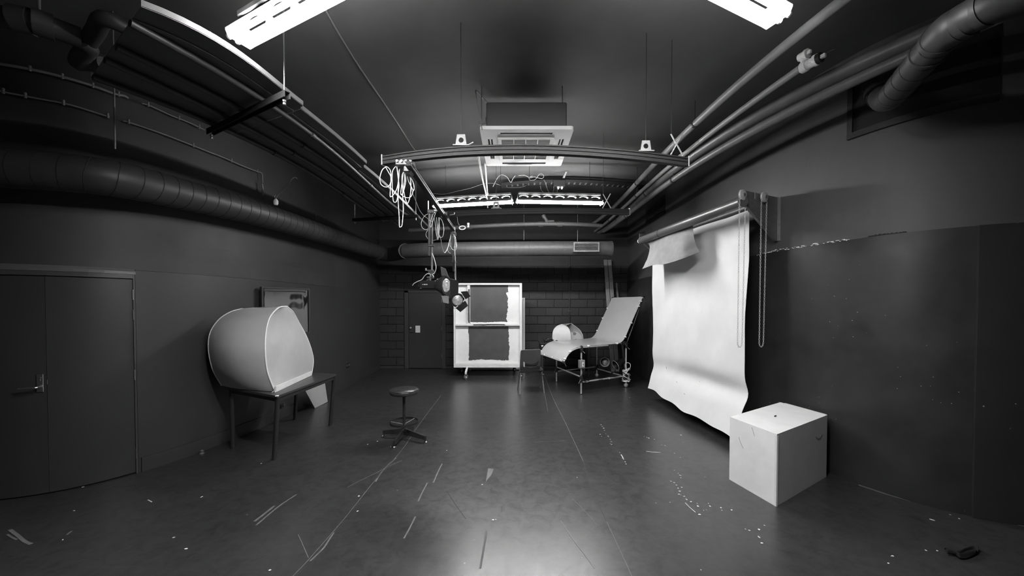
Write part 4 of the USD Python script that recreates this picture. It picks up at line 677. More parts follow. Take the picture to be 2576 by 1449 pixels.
vb = A(*(-0.913, 7.5, 3.347)); o.part('drain_fitting', cat(rod(vb, vb + A(0, 0, .07), .02, 12), rod(vb + A(0, 0, .06), vb + A(0, 0, .09), .026, 6)), 'paper')
o = Thing('coiled_tube', 'small white tube coiled on the far pipe', 'tube', (-1.031, 7.45, 3.27)); o.part('coil', tube([A(*(-1.027, 7.42, 3.321)) + A(.062 * math.cos(t), .03 * math.sin(t), .042 * math.sin(t)) for t in np.linspace(0, 6.28, 13)[:-1]], .010, 8, 4, True), 'cable'); o.part('tail', tube([(-1.088, 7.45, 3.377), (-1.121, 7.45, 3.434), (-1.137, 7.45, 3.557), (-1.137, 7.45, 3.623)], .006, 6, 4), 'cable_g')

# ceiling services above the far lights
o = Thing('slotted_tray', 'black slotted cable tray above the far fluorescent lights', 'cable tray', (1.432, 6.754, 3.98)); P = dense([(-0.198, 6.89, 3.98), (0.312, 6.732, 3.98), (1.052, 6.71, 3.98), (1.817, 6.799, 3.98), (2.476, 6.96, 3.98), (2.831, 7.08, 3.98)])
o.part('side_rail', cat(sweep(P + A(0, -.05, .03), rect(.006, .06)), sweep(P + A(0, .05, .03), rect(.006, .06))), 'blackmetal')
for i in range(1, len(P) - 1): o.part('rung', cbox((.03, .11, .008), .001, P[i] + A(0, 0, .008)), 'pipe')
jb = A(*(0.871, 6.681, 3.97)); o = Thing('junction_box', 'black ceiling box with two pale plugs under the slotted tray', 'box', jb); o.part('body', cbox((.22, .12, .12), .008, jb), 'plastic')
for u_ in (-.015, .05):
    q = jb + A(u_, -.02, -.07); o.part('plug', lathe([(.027, .012), (.027, 0), (.018, -.02), (.008, -.035), (0, -.036)], q, (0, 0, 1), 14), 'paper')
cable('pale lead looping from the left plug below the slotted tray', [(0.531, 6.769, 3.97), (0.558, 6.829, 3.9), (0.622, 6.869, 3.86), (0.695, 6.91, 3.85), (0.758, 6.861, 3.85), (0.782, 6.743, 3.88), (0.768, 6.624, 3.9)], .005, 'pipe')
cable('pale lead from the right plug crossing the far light', [(0.827, 6.624, 3.9), (0.855, 6.79, 3.88), (0.853, 6.894, 3.86), (0.815, 6.96, 3.85), (0.748, 6.91, 3.85), (0.67, 6.743, 3.88), (0.608, 6.557, 3.95), (0.577, 6.535, 4)], .005, 'pipe')
cable('pale cable looped in a knot above the slotted tray', [(0.112, 6.317, 4), (0.223, 6.317, 4), (0.313, 6.434, 4), (0.402, 6.395, 4), (0.485, 6.454, 4), (0.543, 6.474, 4), (0.561, 6.356, 4), (0.51, 6.241, 4), (0.466, 6.298, 4), (0.442, 6.454, 4), (0.398, 6.556, 4), (0.326, 6.556, 4), (0.305, 6.414, 4), (0.365, 6.356, 4)], .006, 'pipe')
cable('pale cable draped in two arcs behind the air conditioner', [(-0.351, 6.624, 3.9), (-0.272, 6.495, 4), (-0.214, 6.455, 4.05), (-0.156, 6.436, 4.05), (-0.086, 6.471, 4.02), (-0.022, 6.536, 3.95), (0.014, 6.495, 4), (0.057, 6.475, 4.05)], .007, 'pipe')
cable('long thin cable sagging across the far ceiling', [(-1.619, 7.183, 3.95), (-1.326, 7.144, 3.93), (-1.072, 7.034, 3.95), (-0.796, 6.998, 4), (-0.558, 6.918, 4.05), (-0.327, 6.896, 4.05), (-0.1, 6.951, 4), (0.169, 6.951, 4), (0.395, 6.873, 4.05)], .005, 'pipe')
for lb, P in (('thicker bundled white cable hanging before the far light', [(-0.354, 3.781, 3.3), (-0.361, 3.942, 3.32), (-0.388, 4.504, 3.4), (-0.404, 5.006, 3.45), (-0.415, 5.694, 3.5), (-0.421, 6.242, 3.5), (-0.441, 6.545, 3.5)]), ('thinner straight lead hanging beside the white cable bundle', [(-0.359, 4.787, 3.6), (-0.367, 5.04, 3.6), (-0.391, 5.528, 3.6), (-0.413, 6.121, 3.6), (-0.438, 6.723, 3.6)])): cable(lb, P, .011, 'paper')
cable('white cable running to the front rail hanger on the left', [(-0.612, 3.75, 3.345), (-0.525, 3.72, 3.352), (-0.449, 3.7, 3.367), (-0.395, 3.66, 3.374)], .006)
cable('thin cable falling from ceiling to the air conditioner corner', [(-0.282, 4.276, 4.1), (-0.298, 4.226, 4.1), (-0.345, 4.123, 4.1), (-0.393, 4.017, 4.1), (-0.387, 3.869, 4), (-0.365, 3.812, 3.85), (-0.335, 3.803, 3.7), (-0.311, 3.759, 3.55)], .005, 'pipe')
cable('white cable from the right pipes to the end of the front rail', [(1.783, 3.859, 3.32), (1.838, 3.894, 3.36), (1.904, 3.907, 3.4), (2.019, 4.017, 3.5), (2.083, 4.031, 3.55)], .006, 'paper')
o = Thing('ceiling_bracket', 'pale slanted strap beside the slotted tray', 'bracket', (0.938, 6.436, 4.05)); o.part('strap', slab([(0.964, 6.472, 4.12), (0.993, 6.472, 4.12), (0.949, 6.511, 4.02), (0.913, 6.511, 4.02)], .01), 'pipe')

# vent in the right wall
vg = Thing('wall_vent', 'dark louvred vent on the right wall above the roller', 'vent', (3.061, 7.796, 3.729))
q4 = [(3.08, 8.339, 3.933), (3.065, 7.316, 3.79), (3.065, 7.311, 3.499), (3.08, 8.331, 3.499)]; tv = A(*q4[1]) - A(*q4[0]); 
vg.part('frame', strip([(3.068, 8.239), (3.06, 7.698), (3.054, 7.228)], q4[2][2] + .06, q4[0][2] - .0, .028), 'blackmetal')
for k in range(9):
    z_ = q4[2][2] + .09 + k * ((q4[0][2] - q4[2][2] - .12) / 9); vg.part('slat', strip([(3.045, 8.081), (3.034, 7.238)], z_, z_ + .012, .022), 'clad')

# ================================================================ backdrop on its wall bracket
TA, TB = A(*(3.154, 4.266, 2.983)), A(*(2.525, 3.982, 3)); td = TB - TA; td[2] = 0; LB = np.linalg.norm(td); td /= LB; tn = A(td[1], -td[0], 0); tn = tn if tn[1] < 0 else -tn
zt, zb = 3.0, TA[2] - .5
ra, rb_ = A(2.545, 3.95, 2.865), A(*(2.283, 6.383, 2.865)); rd = (rb_ - ra) / np.linalg.norm(rb_ - ra)
s0 = TA + td * (LB * .44); s0[2] = 2.90
def bracket(label, base, far):
    base = A(*base); o = Thing('roller_bracket', label, 'bracket', (base[0], base[1], 2.47))
    prof = Polygon([(0, zb), (0, zt), (LB, zt), (LB, zt - .10), (LB - .03, zt - .13), (.06, zb)]).difference(sbox(LB * .62, zt - .07, LB * .62 + .012, zt))
    o.part('plate', plate(prof, (base[0], base[1], 0), td, (0, 0, 1), .008), 'dull', smooth=False)
    o.part('wall_flange', cbox((.012, .07, zt - zb), .002, (base[0], base[1], (zt + zb) / 2), ax=np.stack([td, np.cross((0, 0, 1), td), (0, 0, 1)], 1)), 'dull'); o.part('edge_flange', bar(A(base[0], base[1], 0) + td * .06 + A(0, 0, zb), A(base[0], base[1], 0) + td * (LB - .03) + A(0, 0, zt - .13), .03, .006, .001), 'dull')
    return o
bk = bracket('near steel bracket with two pulleys holding the backdrop roller', TA, False)
base2 = rb_ + (TA - A(2.545, 3.95, 0)) * 1.0; base2[2] = 0
bracket('far steel bracket at the end of the backdrop roller', rb_ - td * LB + rd * .03, True)
for k, (c, lab) in enumerate(((ra, None), (s0, None))):
    hub = TA + td * ((c - TA) @ td); hub[2] = c[2] + (.07 if k == 0 else .06)
    pth = hub + tn * .012
    pp = bk.part('pulley', lathe([(.02, 0), (.057, .002), (.06, .005), (.052, .009), (.052, .015), (.06, .019), (.057, .023), (.03, .027), (.014, .031), (0, .031)], pth, tn, 30), 'zinc_b')
    bk.part('axle_nut', lathe([(.017, .030), (.017, .040), (0, .040)], pth, tn, 8), 'dull', parent=pp)
ro = Thing('backdrop_roller', 'grey roller tube between the brackets above the backdrop', 'roller', lerp(ra, rb_, .5) - A(0, 0, .045))
ro.part('roller_tube', rod(ra + rd * .01, rb_ - rd * .03, .062, 26), 'roller'); ro.part('end_plug', lathe([(.045, -.035), (.045, .02), (.035, .045), (0, .05)], rb_, rd, 20), 'white'); ro.part('tube_joint', collar(lerp(ra, rb_, .72), rd, .065, .02), 'pipe_d')
se = s0 + rd * 2.42
ro2 = Thing('backdrop_roller', 'second roller tube close to the wall holding the white backdrop', 'roller', lerp(s0, se, .5)); ro2.part('roller_tube', rod(s0 + rd * .01, se, .046, 24), 'pipe_d')

# white backdrop: a hanging sheet that swells and kicks out at the foot
sa = s0 + rd * .15; sb_ = s0 + rd * 2.36; nx = -A(rd[1], -rd[0], 0); nx = nx if nx[0] < 0 else -nx
G = []; NU, NV = 34, 60
for i in range(NU):
    w = i / (NU - 1); row = []; top = lerp(sa, sb_, w)
    zbot = .10 + .12 * w + .012 * math.sin(9 * w) + .01 * math.sin(23 * w)
    for j in range(NV):
        h = j / (NV - 1); z = 2.86 * (1 - h) + zbot * h
        off = .02 * math.sin(3.3 * w + 1.5 * z) + .11 * math.exp(-((z - .64) / .14) ** 2) * (-.55 - .25 * math.sin(5 * w)) + .11 * max(0, (.60 - z) / .5) ** 1.6 + .008 * math.sin(17 * w + 5 * z)
        off += .012 * float(meshkit.fbm(A(w * 4, z * 2.2, 1.), 3, 3)) + .03 * h
        p = top + nx * (off + .03 + .035 * w); p[2] = z; row.append(p)
    G.append(row)
bdp = Thing('backdrop', 'large white hanging backdrop sheet on the right wall', 'backdrop', lerp(sa, sb_, .5) - A(0, 0, 2.75)); bdp.part('sheet', sheet(G, .003), 'backdrop', smooth=60)
sm = []
for (u_, z_, l, ww, a_) in ((.62, .38, .05, .006, .3), (.80, .52, .06, .008, 1.4), (.5, .25, .03, .01, .6), (.42, .52, .018, .006, 1.), (.58, .62, .012, .008, 0.)):
    i = min(int(u_ * NU), NU - 2); j = min(int((1 - z_ / 2.86) * NV), NV - 2); p = A(*G[i][j]) + nx * .003; e = A(*rd) * math.cos(a_) + A(0, 0, 1) * math.sin(a_); sm.append(slab([p - e * l / 2, p + np.cross(nx, e) * ww / 2, p + e * l / 2, p - np.cross(nx, e) * ww / 2], .0015))
bdp.part('smudge', cat(*sm), 'scuff', kind='stuff')
# torn creased sheet hanging from the front roller
TT = [(2.348, 6.2, 2.829), (2.382, 5.9, 2.829), (2.4, 5.6, 2.825), (2.433, 5.35, 2.827), (2.477, 5.15, 2.83), (2.504, 4.98, 2.826)]
TM = [(2.36, 6.15, 2.705), (2.371, 5.85, 2.691), (2.379, 5.55, 2.658), (2.411, 5.3, 2.639), (2.449, 5.12, 2.645), (2.535, 4.98, 2.619)]
TQ = [(2.318, 6.1, 2.555), (2.335, 5.8, 2.531), (2.343, 5.5, 2.497), (2.365, 5.28, 2.481), (2.407, 5.06, 2.494), (2.564, 4.95, 2.513)]
TB_ = [(2.222, 6.1, 2.339), (2.286, 5.78, 2.371), (2.295, 5.48, 2.345), (2.301, 5.22, 2.339), (2.381, 5.02, 2.37), (2.575, 4.92, 2.451)]
g4 = [smooth_path(q, 6) for q in (TT, TM, TQ, TB_)]; G = np.stack([smooth_path([g4[k][i] for k in range(4)], 7) for i in range(len(g4[0]))], 0)
G[:, :, 1] += .05 * (meshkit.fbm(G * A(6, 6, 7), 3, 5) - .5) + .04 * np.abs(meshkit.fbm(G * A(3, 3, 9), 2, 8) - .5)
ts = Thing('torn_sheet', 'creased torn sheet hanging from the far half of the roller', 'sheet', (2.4, 5.6, 2.35)); ts.part('sheet', sheet(G, .002), 'torn', smooth=50)

def chain(label, top, w, zlow, tilt):
    """Two strands and a bottom bend; each link a small bent ring turned against the next."""
    top = A(*top); o = Thing('pull_chain', label, 'chain', (top[0], top[1], zlow)); ch = td
    pts = [top - ch * w / 2 + tilt * s * 1. for s in (0,)]
    zs = np.linspace(top[2], zlow + .05, 60); L_ = [top - td * (w / 2) * 1. for z in zs]
    path = []
    for z in zs: f = (top[2] - z) / (top[2] - zlow); q = top - td * (-w / 2 + w * .12 * f) - td * (tilt * f); path.append(A(q[0], q[1], z))
    for t in np.linspace(0, math.pi, 8)[1:-1]: q = top - td * (-w * .38 * math.cos(t)) - td * tilt; path.append(A(q[0], q[1], zlow + .05 - .05 * math.sin(t)))
    for z in zs[::-1]: f = (top[2] - z) / (top[2] - zlow); q = top - td * (w / 2 - w * .12 * f) - td * (tilt * f); path.append(A(q[0], q[1], z))
    path = np.array(path); s = np.r_[0, np.cumsum(np.linalg.norm(np.diff(path, axis=0), axis=1))]; n = int(s[-1] / .0215); q = np.linspace(0, s[-1], n); C = np.stack([np.interp(q, s, path[:, k]) for k in range(3)], 1)
    ms = []
    for i in range(n - 1):
        d = C[i + 1] - C[i]; d /= np.linalg.norm(d); m = (C[i] + C[i + 1]) / 2; a = tn if i % 2 else td; a = a - d * (a @ d); a /= np.linalg.norm(a)
        ms.append(sweep([m + d * .0135 * math.cos(t) + a * .0068 * math.sin(t) for t in np.linspace(0, 2 * np.pi, 8, endpoint=False)], ngon(.0021, 4), True, up=np.cross(d, a)))
    o.part('chain_link', cat(*ms), 'zinc_b', kind='stuff')
h1 = TA + td * ((ra - TA) @ td); h2 = TA + td * ((s0 - TA) @ td)
chain('long looped pull chain on the outer pulley before the backdrop', (h1[0] + tn[0] * .024, h1[1] + tn[1] * .024, ra[2] + .05), .10, 1.255, -.02)
chain('long looped pull chain on the pulley nearer the wall', (h2[0] + tn[0] * .024, h2[1] + tn[1] * .024, s0[2] + .03), .10, 1.24, -.02)

# ================================================================ left: table, light tent, screen, board
FL = [A(*p) for p in [(-2.651, 3.961, -0), (-2.603, 5.097, -0), (-3.273, 5.365, -0), (-3.355, 4.271, -0)]]          # legs: front, right, back, left
ZT = .735
def loosen(P, k): c = sum(P) / len(P); return [c + (p - c) * k for p in P]
tb = Thing('work_table', 'black rectangular table carrying the large light tent', 'table', sum(FL) / 4)
TC = [A(p[0], p[1], ZT) for p in [A(*(-2.52, 3.822, 0.735)), A(*(-2.488, 5.05, 0.735)), A(*(-3.161, 5.261, 0.735)), A(*(-3.366, 4.226, 0.735))]]
tb.part('tabletop', slab(TC, .024), 'tabletop', smooth=False)
for a, b in ((0, 1), (1, 2), (2, 3), (3, 0)): p, q = loosen(TC, .93)[a], loosen(TC, .93)[b]; tb.part('apron', bar(p - A(0, 0, .037), q - A(0, 0, .037), .025, .05, .002), 'blackmetal')
TI = loosen(TC, .95)
for f, t_ in zip(FL, TI): tb.part('leg', rod(f + A(0, 0, .012), A(t_[0], t_[1], ZT - .012), .024, 18), 'blackmetal'); tb.part('foot', rod(f, f + A(0, 0, .014), .027, 16), 'rubber')
tb.part('chipped_corner', cbox((.03, .03, .012), .004, TC[0] + A(-.012, .016, .008)), 'fleck')

# the pop-up tent: fabric panels stretched between sprung hoops
LR = [(-3.436, 4.22, 0.769), (-3.495, 4.17, 0.967), (-3.525, 4.15, 1.203), (-3.521, 4.17, 1.395), (-3.462, 4.22, 1.546), (-3.383, 4.3, 1.639), (-3.309, 4.38, 1.676)]            # left hoop, from the table up
MR = [(-2.669, 4.02, 0.733), (-2.728, 3.98, 0.979), (-2.745, 3.97, 1.225), (-2.768, 4.02, 1.42), (-2.771, 4.08, 1.566), (-2.751, 4.14, 1.651), (-2.73, 4.2, 1.697)]            # hoop facing the room
RR = [(-2.804, 4.98, 0.732), (-2.796, 5.02, 0.937), (-2.8, 4.98, 1.099), (-2.824, 4.9, 1.3), (-2.849, 4.78, 1.486), (-2.829, 4.62, 1.633), (-2.817, 4.48, 1.705)]            # right hoop
def resample(P, n):
    P = smooth_path(P, 8); s = np.r_[0, np.cumsum(np.linalg.norm(np.diff(P, axis=0), axis=1))]; q = np.linspace(0, s[-1], n); return np.stack([np.interp(q, s, P[:, k]) for k in range(3)], 1)
n = 22; lr, mr, rr = resample(LR, n), resample(MR, n), resample(RR, n); BRc = lr + rr - mr; BRc[:, 2] = (lr[:, 2] + rr[:, 2]) / 2
BRc[:, 1] -= .22; BRc[:, 0] += .2
for P in (lr, mr, rr, BRc): P[:, 2] = np.maximum(P[:, 2], .752)
tent = Thing('light_tent', 'large white pop-up light tent standing on the black table', 'light tent', (lr[0] + rr[0]) / 2)
def panel(a, b, bulge, m=13, noise=.006, sd=1):
    G = []
    for k in range(m):
        t = k / (m - 1); row = a * (1 - t) + b * t; row = row + np.array(bulge) * (math.sin(math.pi * t) * np.sin(np.pi * np.linspace(.12, 1, len(a)))[:, None]); G.append(row)
    G = np.array(G); G[1:-1] += (noise * (meshkit.fbm(G * 4, 3, sd) - .5) * 2)[1:-1, :, None]; return sheet(G, .003)
tent.part('fabric_panel', panel(lr, mr, (-.02, -.10, .0)), 'tent', label='broad left fabric side', smooth=50)
tent.part('fabric_panel', panel(mr, rr, (.03, -.035, .0), sd=2), 'tent', label='front flap with the board at its foot', smooth=50)
tent.part('fabric_panel', panel(rr, BRc, (.0, .05, .0), sd=3), 'tent', smooth=50); tent.part('fabric_panel', panel(BRc, lr, (-.02, .06, .0), sd=4), 'tent', smooth=50)
tp = [lr[-1], mr[-1], rr[-1], BRc[-1]]
G = [[tp[0] * (1 - u) * (1 - v) + tp[1] * u * (1 - v) + tp[2] * u * v + tp[3] * (1 - u) * v - A(0, 0, .035) * math.sin(math.pi * u) * (1 - .6 * v) for v in np.linspace(0, 1, 8)] for u in np.linspace(0, 1, 12)]
tent.part('top_panel', sheet(G, .003), 'tent', smooth=50)
for P in (lr, mr, rr): tent.part('hoop_binding', tube(P, .0085, 8, 2), 'board')
tent.part('hoop_binding', tube([lr[-1], lerp(lr[-1], mr[-1], .35) - A(0, 0, .024), lerp(lr[-1], mr[-1], .7) - A(0, 0, .024), mr[-1], lerp(mr[-1], rr[-1], .5) + A(0, 0, .004), rr[-1]], .0085, 8, 5), 'board')
bs = [A(*p) for p in [(-2.655, 4, 0.747), (-2.781, 4.94, 0.751), (-2.78, 4.94, 0.806), (-2.655, 4, 0.81)]]; tent.part('base_board', slab(bs, .018), 'board', label='white strip along the foot of the flap', smooth=False)
tent.part('tie_tab', cat(*[tube([mr[0] + A(.0, -.01, .01), mr[0] + A(dx, -.035, -.005), mr[0] + A(dx * 1.5, -.03, -.018)], .004, 5, 3) for dx in (.02, -.015)]), 'paper')

# wall screen, swung out on its mount towards the room
q0 = A(*(-3.475, 4.962, 1.979)); q1 = A(*(-3.476, 4.951, 1.279)); ee = A(.45, .893, 0); tw = .70
q4 = [q0, q0 + ee * tw, A(q0[0], q0[1], q1[2]) + ee * tw, A(q0[0], q0[1], q1[2])]
tv = Thing('wall_screen', 'black flat screen mounted on the left wall behind the light tent', 'television', (q4[2] + q4[3]) / 2); c = sum(q4) / 4
e = (q4[1] - q4[0]) + (q4[2] - q4[3]); e[2] = 0; w = np.linalg.norm(e) / 2; e /= np.linalg.norm(e); hgt = ((q4[0] - q4[3])[2] + (q4[1] - q4[2])[2]) / 2; nn = np.cross(e, (0, 0, 1)); nn = nn if nn[0] > 0 else -nn
ax = np.stack([e, nn, (0, 0, 1)], 1)
tv.part('casing', cbox((w, .04, hgt), .006, c - nn * .022, ax=ax), 'plastic')
bz = Polygon([(-w / 2, -hgt / 2), (w / 2, -hgt / 2), (w / 2, hgt / 2), (-w / 2, hgt / 2)]).difference(sbox(-w / 2 + .022, -hgt / 2 + .03, w / 2 - .022, hgt / 2 - .022))
ev = e if np.cross(e, (0, 0, 1)) @ nn > 0 else -e
fr_ax = (-e, A(0, 0, 1.)) if np.cross(-e, (0, 0, 1)) @ nn > 0 else (e, A(0, 0, 1.))
tv.part('bezel', plate(bz, c - nn * .004, fr_ax[0], fr_ax[1], .016), 'blackmetal', smooth=False)
G = [[c + e * (w - .04) * (u - .5) + A(0, 0, (hgt - .05) * (v - .5) + .004) + nn * (.0055 + .0022 * math.sin(7 * u + 1.5 * v) + .0008 * math.sin(15 * u)) for v in np.linspace(0, 1, 16)] for u in np.linspace(0, 1, 24)]
tv.part('display', sheet(G, .003), 'screen', smooth=True); tv.part('wall_mount', bar(c - nn * .04 - e * .1, A(*(-3.513, 5.286, 1.591)), .2, .2, .01), 'blackmetal')

bq = [A(*p) for p in [(-3.321, 5.949, 0), (-3.25, 6.316, 0), (-3.249, 6.134, 0.4), (-3.232, 5.582, 0.4)]]
single('leaning_board', 'pale grey board leaning under the far end of the black table', 'board', slab([bq[0] + A(0, 0, .006), bq[1] + A(0, 0, .006), A(bq[2][0], bq[2][1], .40), A(bq[3][0], bq[3][1], .40)], .012), 'paper2', smooth=False)
for i, (u0, v0_) in enumerate(((873, 919), (878, 918))):
    t_, n_ = wall_axes((-3.501, 7.516, 0.464), (-3.504, 7.745, 0.426)); c = A(*(-3.497, 7.608, 0.444)) + t_ * (.045 * (1 if i else -1))
    o = Thing('wall_socket', ('left' if (t_[1] > 0) != bool(i) else 'right') + ' one of two small black wall sockets above the skirting', 'socket', c); o.part('plate', cbox((.075, .008, .115), .003, c, ax=np.stack([t_, n_, (0, 0, 1)], 1)), 'plastic')
    o.part('socket_face', rod(c + n_ * .003, c + n_ * .007, .022, 16), 'dull')
c = A(*(-3.512, 5.415, 0.191)); o = Thing('wall_hook', 'small dark hook low on the left wall under the table', 'hook', c); o.part('hook', cat(rod(c, c + A(.05, -.01, 0), .008, 8), rod(c + A(.05, -.01, 0), c + A(.05, -.01, .05), .008, 8)), 'dull'); o.part('base', cbox((.02, .06, .06), .004, c), 'plastic')
c = A(*(-3.597, 4.121, 0)); o = Thing('door_stop', 'small grey rubber door stop on the floor by the left wall', 'door stop', c); o.part('body', lathe([(.024, 0), (.022, .012), (.014, .018), (.02, .026), (.021, .036), (.012, .042), (0, .043)], c, (0, 0, 1), 20), 'dull'); o.part('cap', lathe([(.012, .041), (.008, .046), (0, .047)], c, (0, 0, 1), 14), 'zinc')

# ================================================================ stool
sc_ = A(*(-1.4, 4.62, -0)); sc_[2] = 0
st = Thing('stool', 'round black swivel stool with footring, alone on the floor', 'stool', sc_); x, y = sc_[:2]
st.part('seat', lathe([(.0, .652), (.08, .650), (.14, .645), (.170, .637), (.183, .622), (.187, .606), (.184, .588), (.176, .578), (.17, .574), (0, .574)], (x, y, 0), (0, 0, 1), 44), 'leather', smooth=50)
st.part('seat_piping', trimesh_ring((x, y, .626), .1835, .0035), 'plastic'); st.part('seat_plate', cat(rod((x, y, .565), (x, y, .576), .06, 20), rod((x, y, .53), (x, y, .566), .027, 18)), 'blackmetal')
st.part('column', rod((x, y, .06), (x, y, .56), .0185, 20), 'blackmetal')
rg = st.part('footring', sweep([(x + .178 * math.cos(t), y + .178 * math.sin(t), .205) for t in np.linspace(0, 2 * np.pi, 49)[:-1]], rect(.007, .028), True), 'blackmetal')
for k in range(3): t = math.radians(-12 + 120 * k + 70); st.part('ring_spoke', rod((x, y, .175), (x + .175 * math.cos(t), y + .175 * math.sin(t), .205), .005, 8), 'dull', parent=rg)
for p in [(-1.684, 4.648, -0), (-1.418, 4.283, 0), (-1.079, 4.445, -0), (-1.339, 4.809, -0)]:
    p = A(*p); d = p - sc_; d[2] = 0; L = np.linalg.norm(d); d /= L; s = A(-d[1], d[0], 0)
    pr = [(-.012, .045), (.012, .045), (.012, .105), (-.012, .105)]; V = []
    for f, zl, zh in ((.02, .045, .125), (L, .038, .085)): V += [sc_ + d * f + s * w_ + A(0, 0, z_) for w_, z_ in ((-.013, zl), (.013, zl), (.013, zh), (-.013, zh))]
    arm = st.part('base_arm', trimesh.convex.convex_hull(np.array(V)), 'blackmetal', smooth=False)
    f0 = sc_ + d * (L - .012); st.part('glide_foot', cat(rod(f0 + A(0, 0, .014), f0 + A(0, 0, .045), .007, 10), lathe([(.021, 0), (.02, .008), (.01, .016), (0, .017)], f0, (0, 0, 1), 16)), 'blackmetal', parent=arm); st.part('glide_pad', rod(f0 + d * .012 + A(0, 0, .002), f0 + d * .022 + A(0, 0, .016), .008, 10), 'fleck', parent=arm)

# ================================================================ white screen on castors
YS = 8.62; k_ = YS / 900
def sx(u): return (u - 1288) * k_
def sz(v): return 1.72 + (768 - v) * k_
sw = Thing('rolling_screen', 'white timber rolling screen with dark grey painted patches', 'screen', (sx(1228), YS, 0))
x0, x1, z0, z1 = sx(1142), sx(1313), sz(924), sz(712.5)
def tim(a, b, c, d, y0, y1): return cbox((b - a, y1 - y0, d - c), .003, ((a + b) / 2, (y0 + y1) / 2, (c + d) / 2))
sw.part('stile', tim(x0, x0 + .04, z0, z1, YS - .07, YS + .05), 'timber'); sw.part('stile', tim(x1 - .055, x1, z0, z1, YS - .07, YS + .05), 'timber')
sw.part('top_rail', tim(x0 + .04, x1 - .055, z1 - .045, z1, YS - .07, YS + .05), 'timber'); sw.part('bottom_rail', tim(x0 + .04, x1 - .055, z0, z0 + .05, YS - .07, YS + .05), 'timber')
sw.part('lower_ledge', tim(x0 + .03, x1 - .05, z0 + .055, z0 + .10, YS - .05, YS + .03), 'timber'); zm = sz(817)
sw.part('middle_rail', tim(x0 + .04, x1 - .055, zm - .022, zm + .022, YS - .06, YS + .04), 'timber'); sw.part('stud', tim(sx(1176), sx(1183), zm + .02, z1 - .045, YS - .05, YS + .04), 'timber')
sw.part('panel', tim(x0 + .02, x1 - .03, z0 + .02, z1 - .02, YS + .035, YS + .05), 'board', label='white sheet behind the frame')
def ragged(x0, x1, z0, z1, seed, amp=(.01, .03, .02, .012)):
    r = np.random.default_rng(seed); P = []
    for (ax_, az_), (bx_, bz_), a in (((x0, z0), (x1, z0), amp[2]), ((x1, z0), (x1, z1), amp[1]), ((x1, z1), (x0, z1), amp[3]), ((x0, z1), (x0, z0), amp[0])):
        L = math.hypot(bx_ - ax_, bz_ - az_); nn = max(int(L / .022), 3); w = np.cumsum(r.normal(0, 1, nn)); w = (w - np.linspace(w[0], w[-1], nn)); w = w / max(abs(w).max(), 1e-6) * a + r.normal(0, a * .18, nn)
        for i in range(nn): t = i / nn; P.append((ax_ + (bx_ - ax_) * t - (bz_ - az_) / L * w[i], az_ + (bz_ - az_) * t + (bx_ - ax_) / L * w[i]))
    return Polygon(P).buffer(0)
def front(poly, y, th=.0015): return plate(poly, (0, y, 0), (1, 0, 0), (0, 0, 1), th)
pa = ragged(sx(1183), sx(1276), sz(810), sz(717), 3, (.006, .03, .012, .006)).union(ragged(sx(1183), sx(1279), sz(735), sz(716), 4, (.004, .012, .01, .004))); pb = ragged(sx(1178), sx(1279.5), sz(907), sz(822), 5, (.018, .022, .022, .006))
sw.part('paint_patch', front(pa, YS + .0345), 'patch', label='upper dark grey painted area', smooth=False); sw.part('paint_patch', front(pb, YS + .0345), 'patch', label='lower dark grey painted area', smooth=False)
sw.part('paint_patch', front(ragged(sx(1178), sx(1182.4), sz(812), sz(728), 8, (.008, .003, .004, .004)), YS - .0505, .0012), 'patch', smooth=False)
sw.part('paint_patch', front(ragged(sx(1192), sx(1270), zm - .012, zm + .018, 9, (.02, .02, .004, .004)), YS - .0605, .0012), 'patch', smooth=False)
for cx_, fy, bwd in ((1171.5, 957.5, 0), (1311, 954, 0), (1160, 941, 1), (1294, 938, 1)):
    yy = 900 * 1.72 / (fy - 768 - 2); xx = (cx_ - 1288) / 900 * yy; rr_ = .062; y1_ = YS
    ft = sw.part('castor_leg', cat(bar((xx, yy, .165), (xx, y1_, .255), .045, .045, .003), bar((xx, yy, .18), (xx, yy, .12), .045, .045, .003, up=(0, 1, 0))), 'timber' if not bwd else 'blackmetal')
    sw.part('castor_fork', cat(bar((xx - .022, yy + .02, .13), (xx - .022, yy, .06), .004, .04, .001, up=(0, 1, 0)), bar((xx + .022, yy + .02, .13), (xx + .022, yy, .06), .004, .04, .001, up=(0, 1, 0)), rod((xx, yy, .12), (xx, yy, .135), .03, 16), bar((xx - .035, yy - .02, .118), (xx + .05, yy - .03, .112), .03, .006, .001)), 'zinc', parent=ft)
    sw.part('wheel', cat(lathe([(.02, -.016), (.05, -.016), (.06, -.012), (.0615, 0), (.06, .012), (.05, .016), (.02, .016)], (xx, yy, .0615), A(.8, -.6, 0), 24)), 'rubber' if bwd else 'dull', parent=ft); sw.part('wheel_hub', lathe([(.022, -.021), (.024, 0), (.022, .021)], (xx, yy, .0615), A(.8, -.6, 0), 16), 'paper', parent=ft)
sf = Thing('stored_flat', 'second white flat leaning behind the rolling screen', 'panel', (1.0 * (1250 - 1288) / 900 * 9.45, 9.45, 0))
xa, xb = (1180 - 1288) / 900 * 9.45, (1320.5 - 1288) / 900 * 9.45; zt_ = 1.72 + 19 * 9.45 / 900
sf.part('panel', cbox((xb - xa, .02, zt_ - .02), .003, ((xa + xb) / 2, 9.45, zt_ / 2 + .01)), 'board'); sf.part('edge_batten', cbox((.05, .04, zt_), .003, (xb - .025, 9.42, zt_ / 2)), 'timber'); sf.part('edge_batten', cbox((.05, .04, zt_), .003, (xa + .025, 9.42, zt_ / 2)), 'timber')

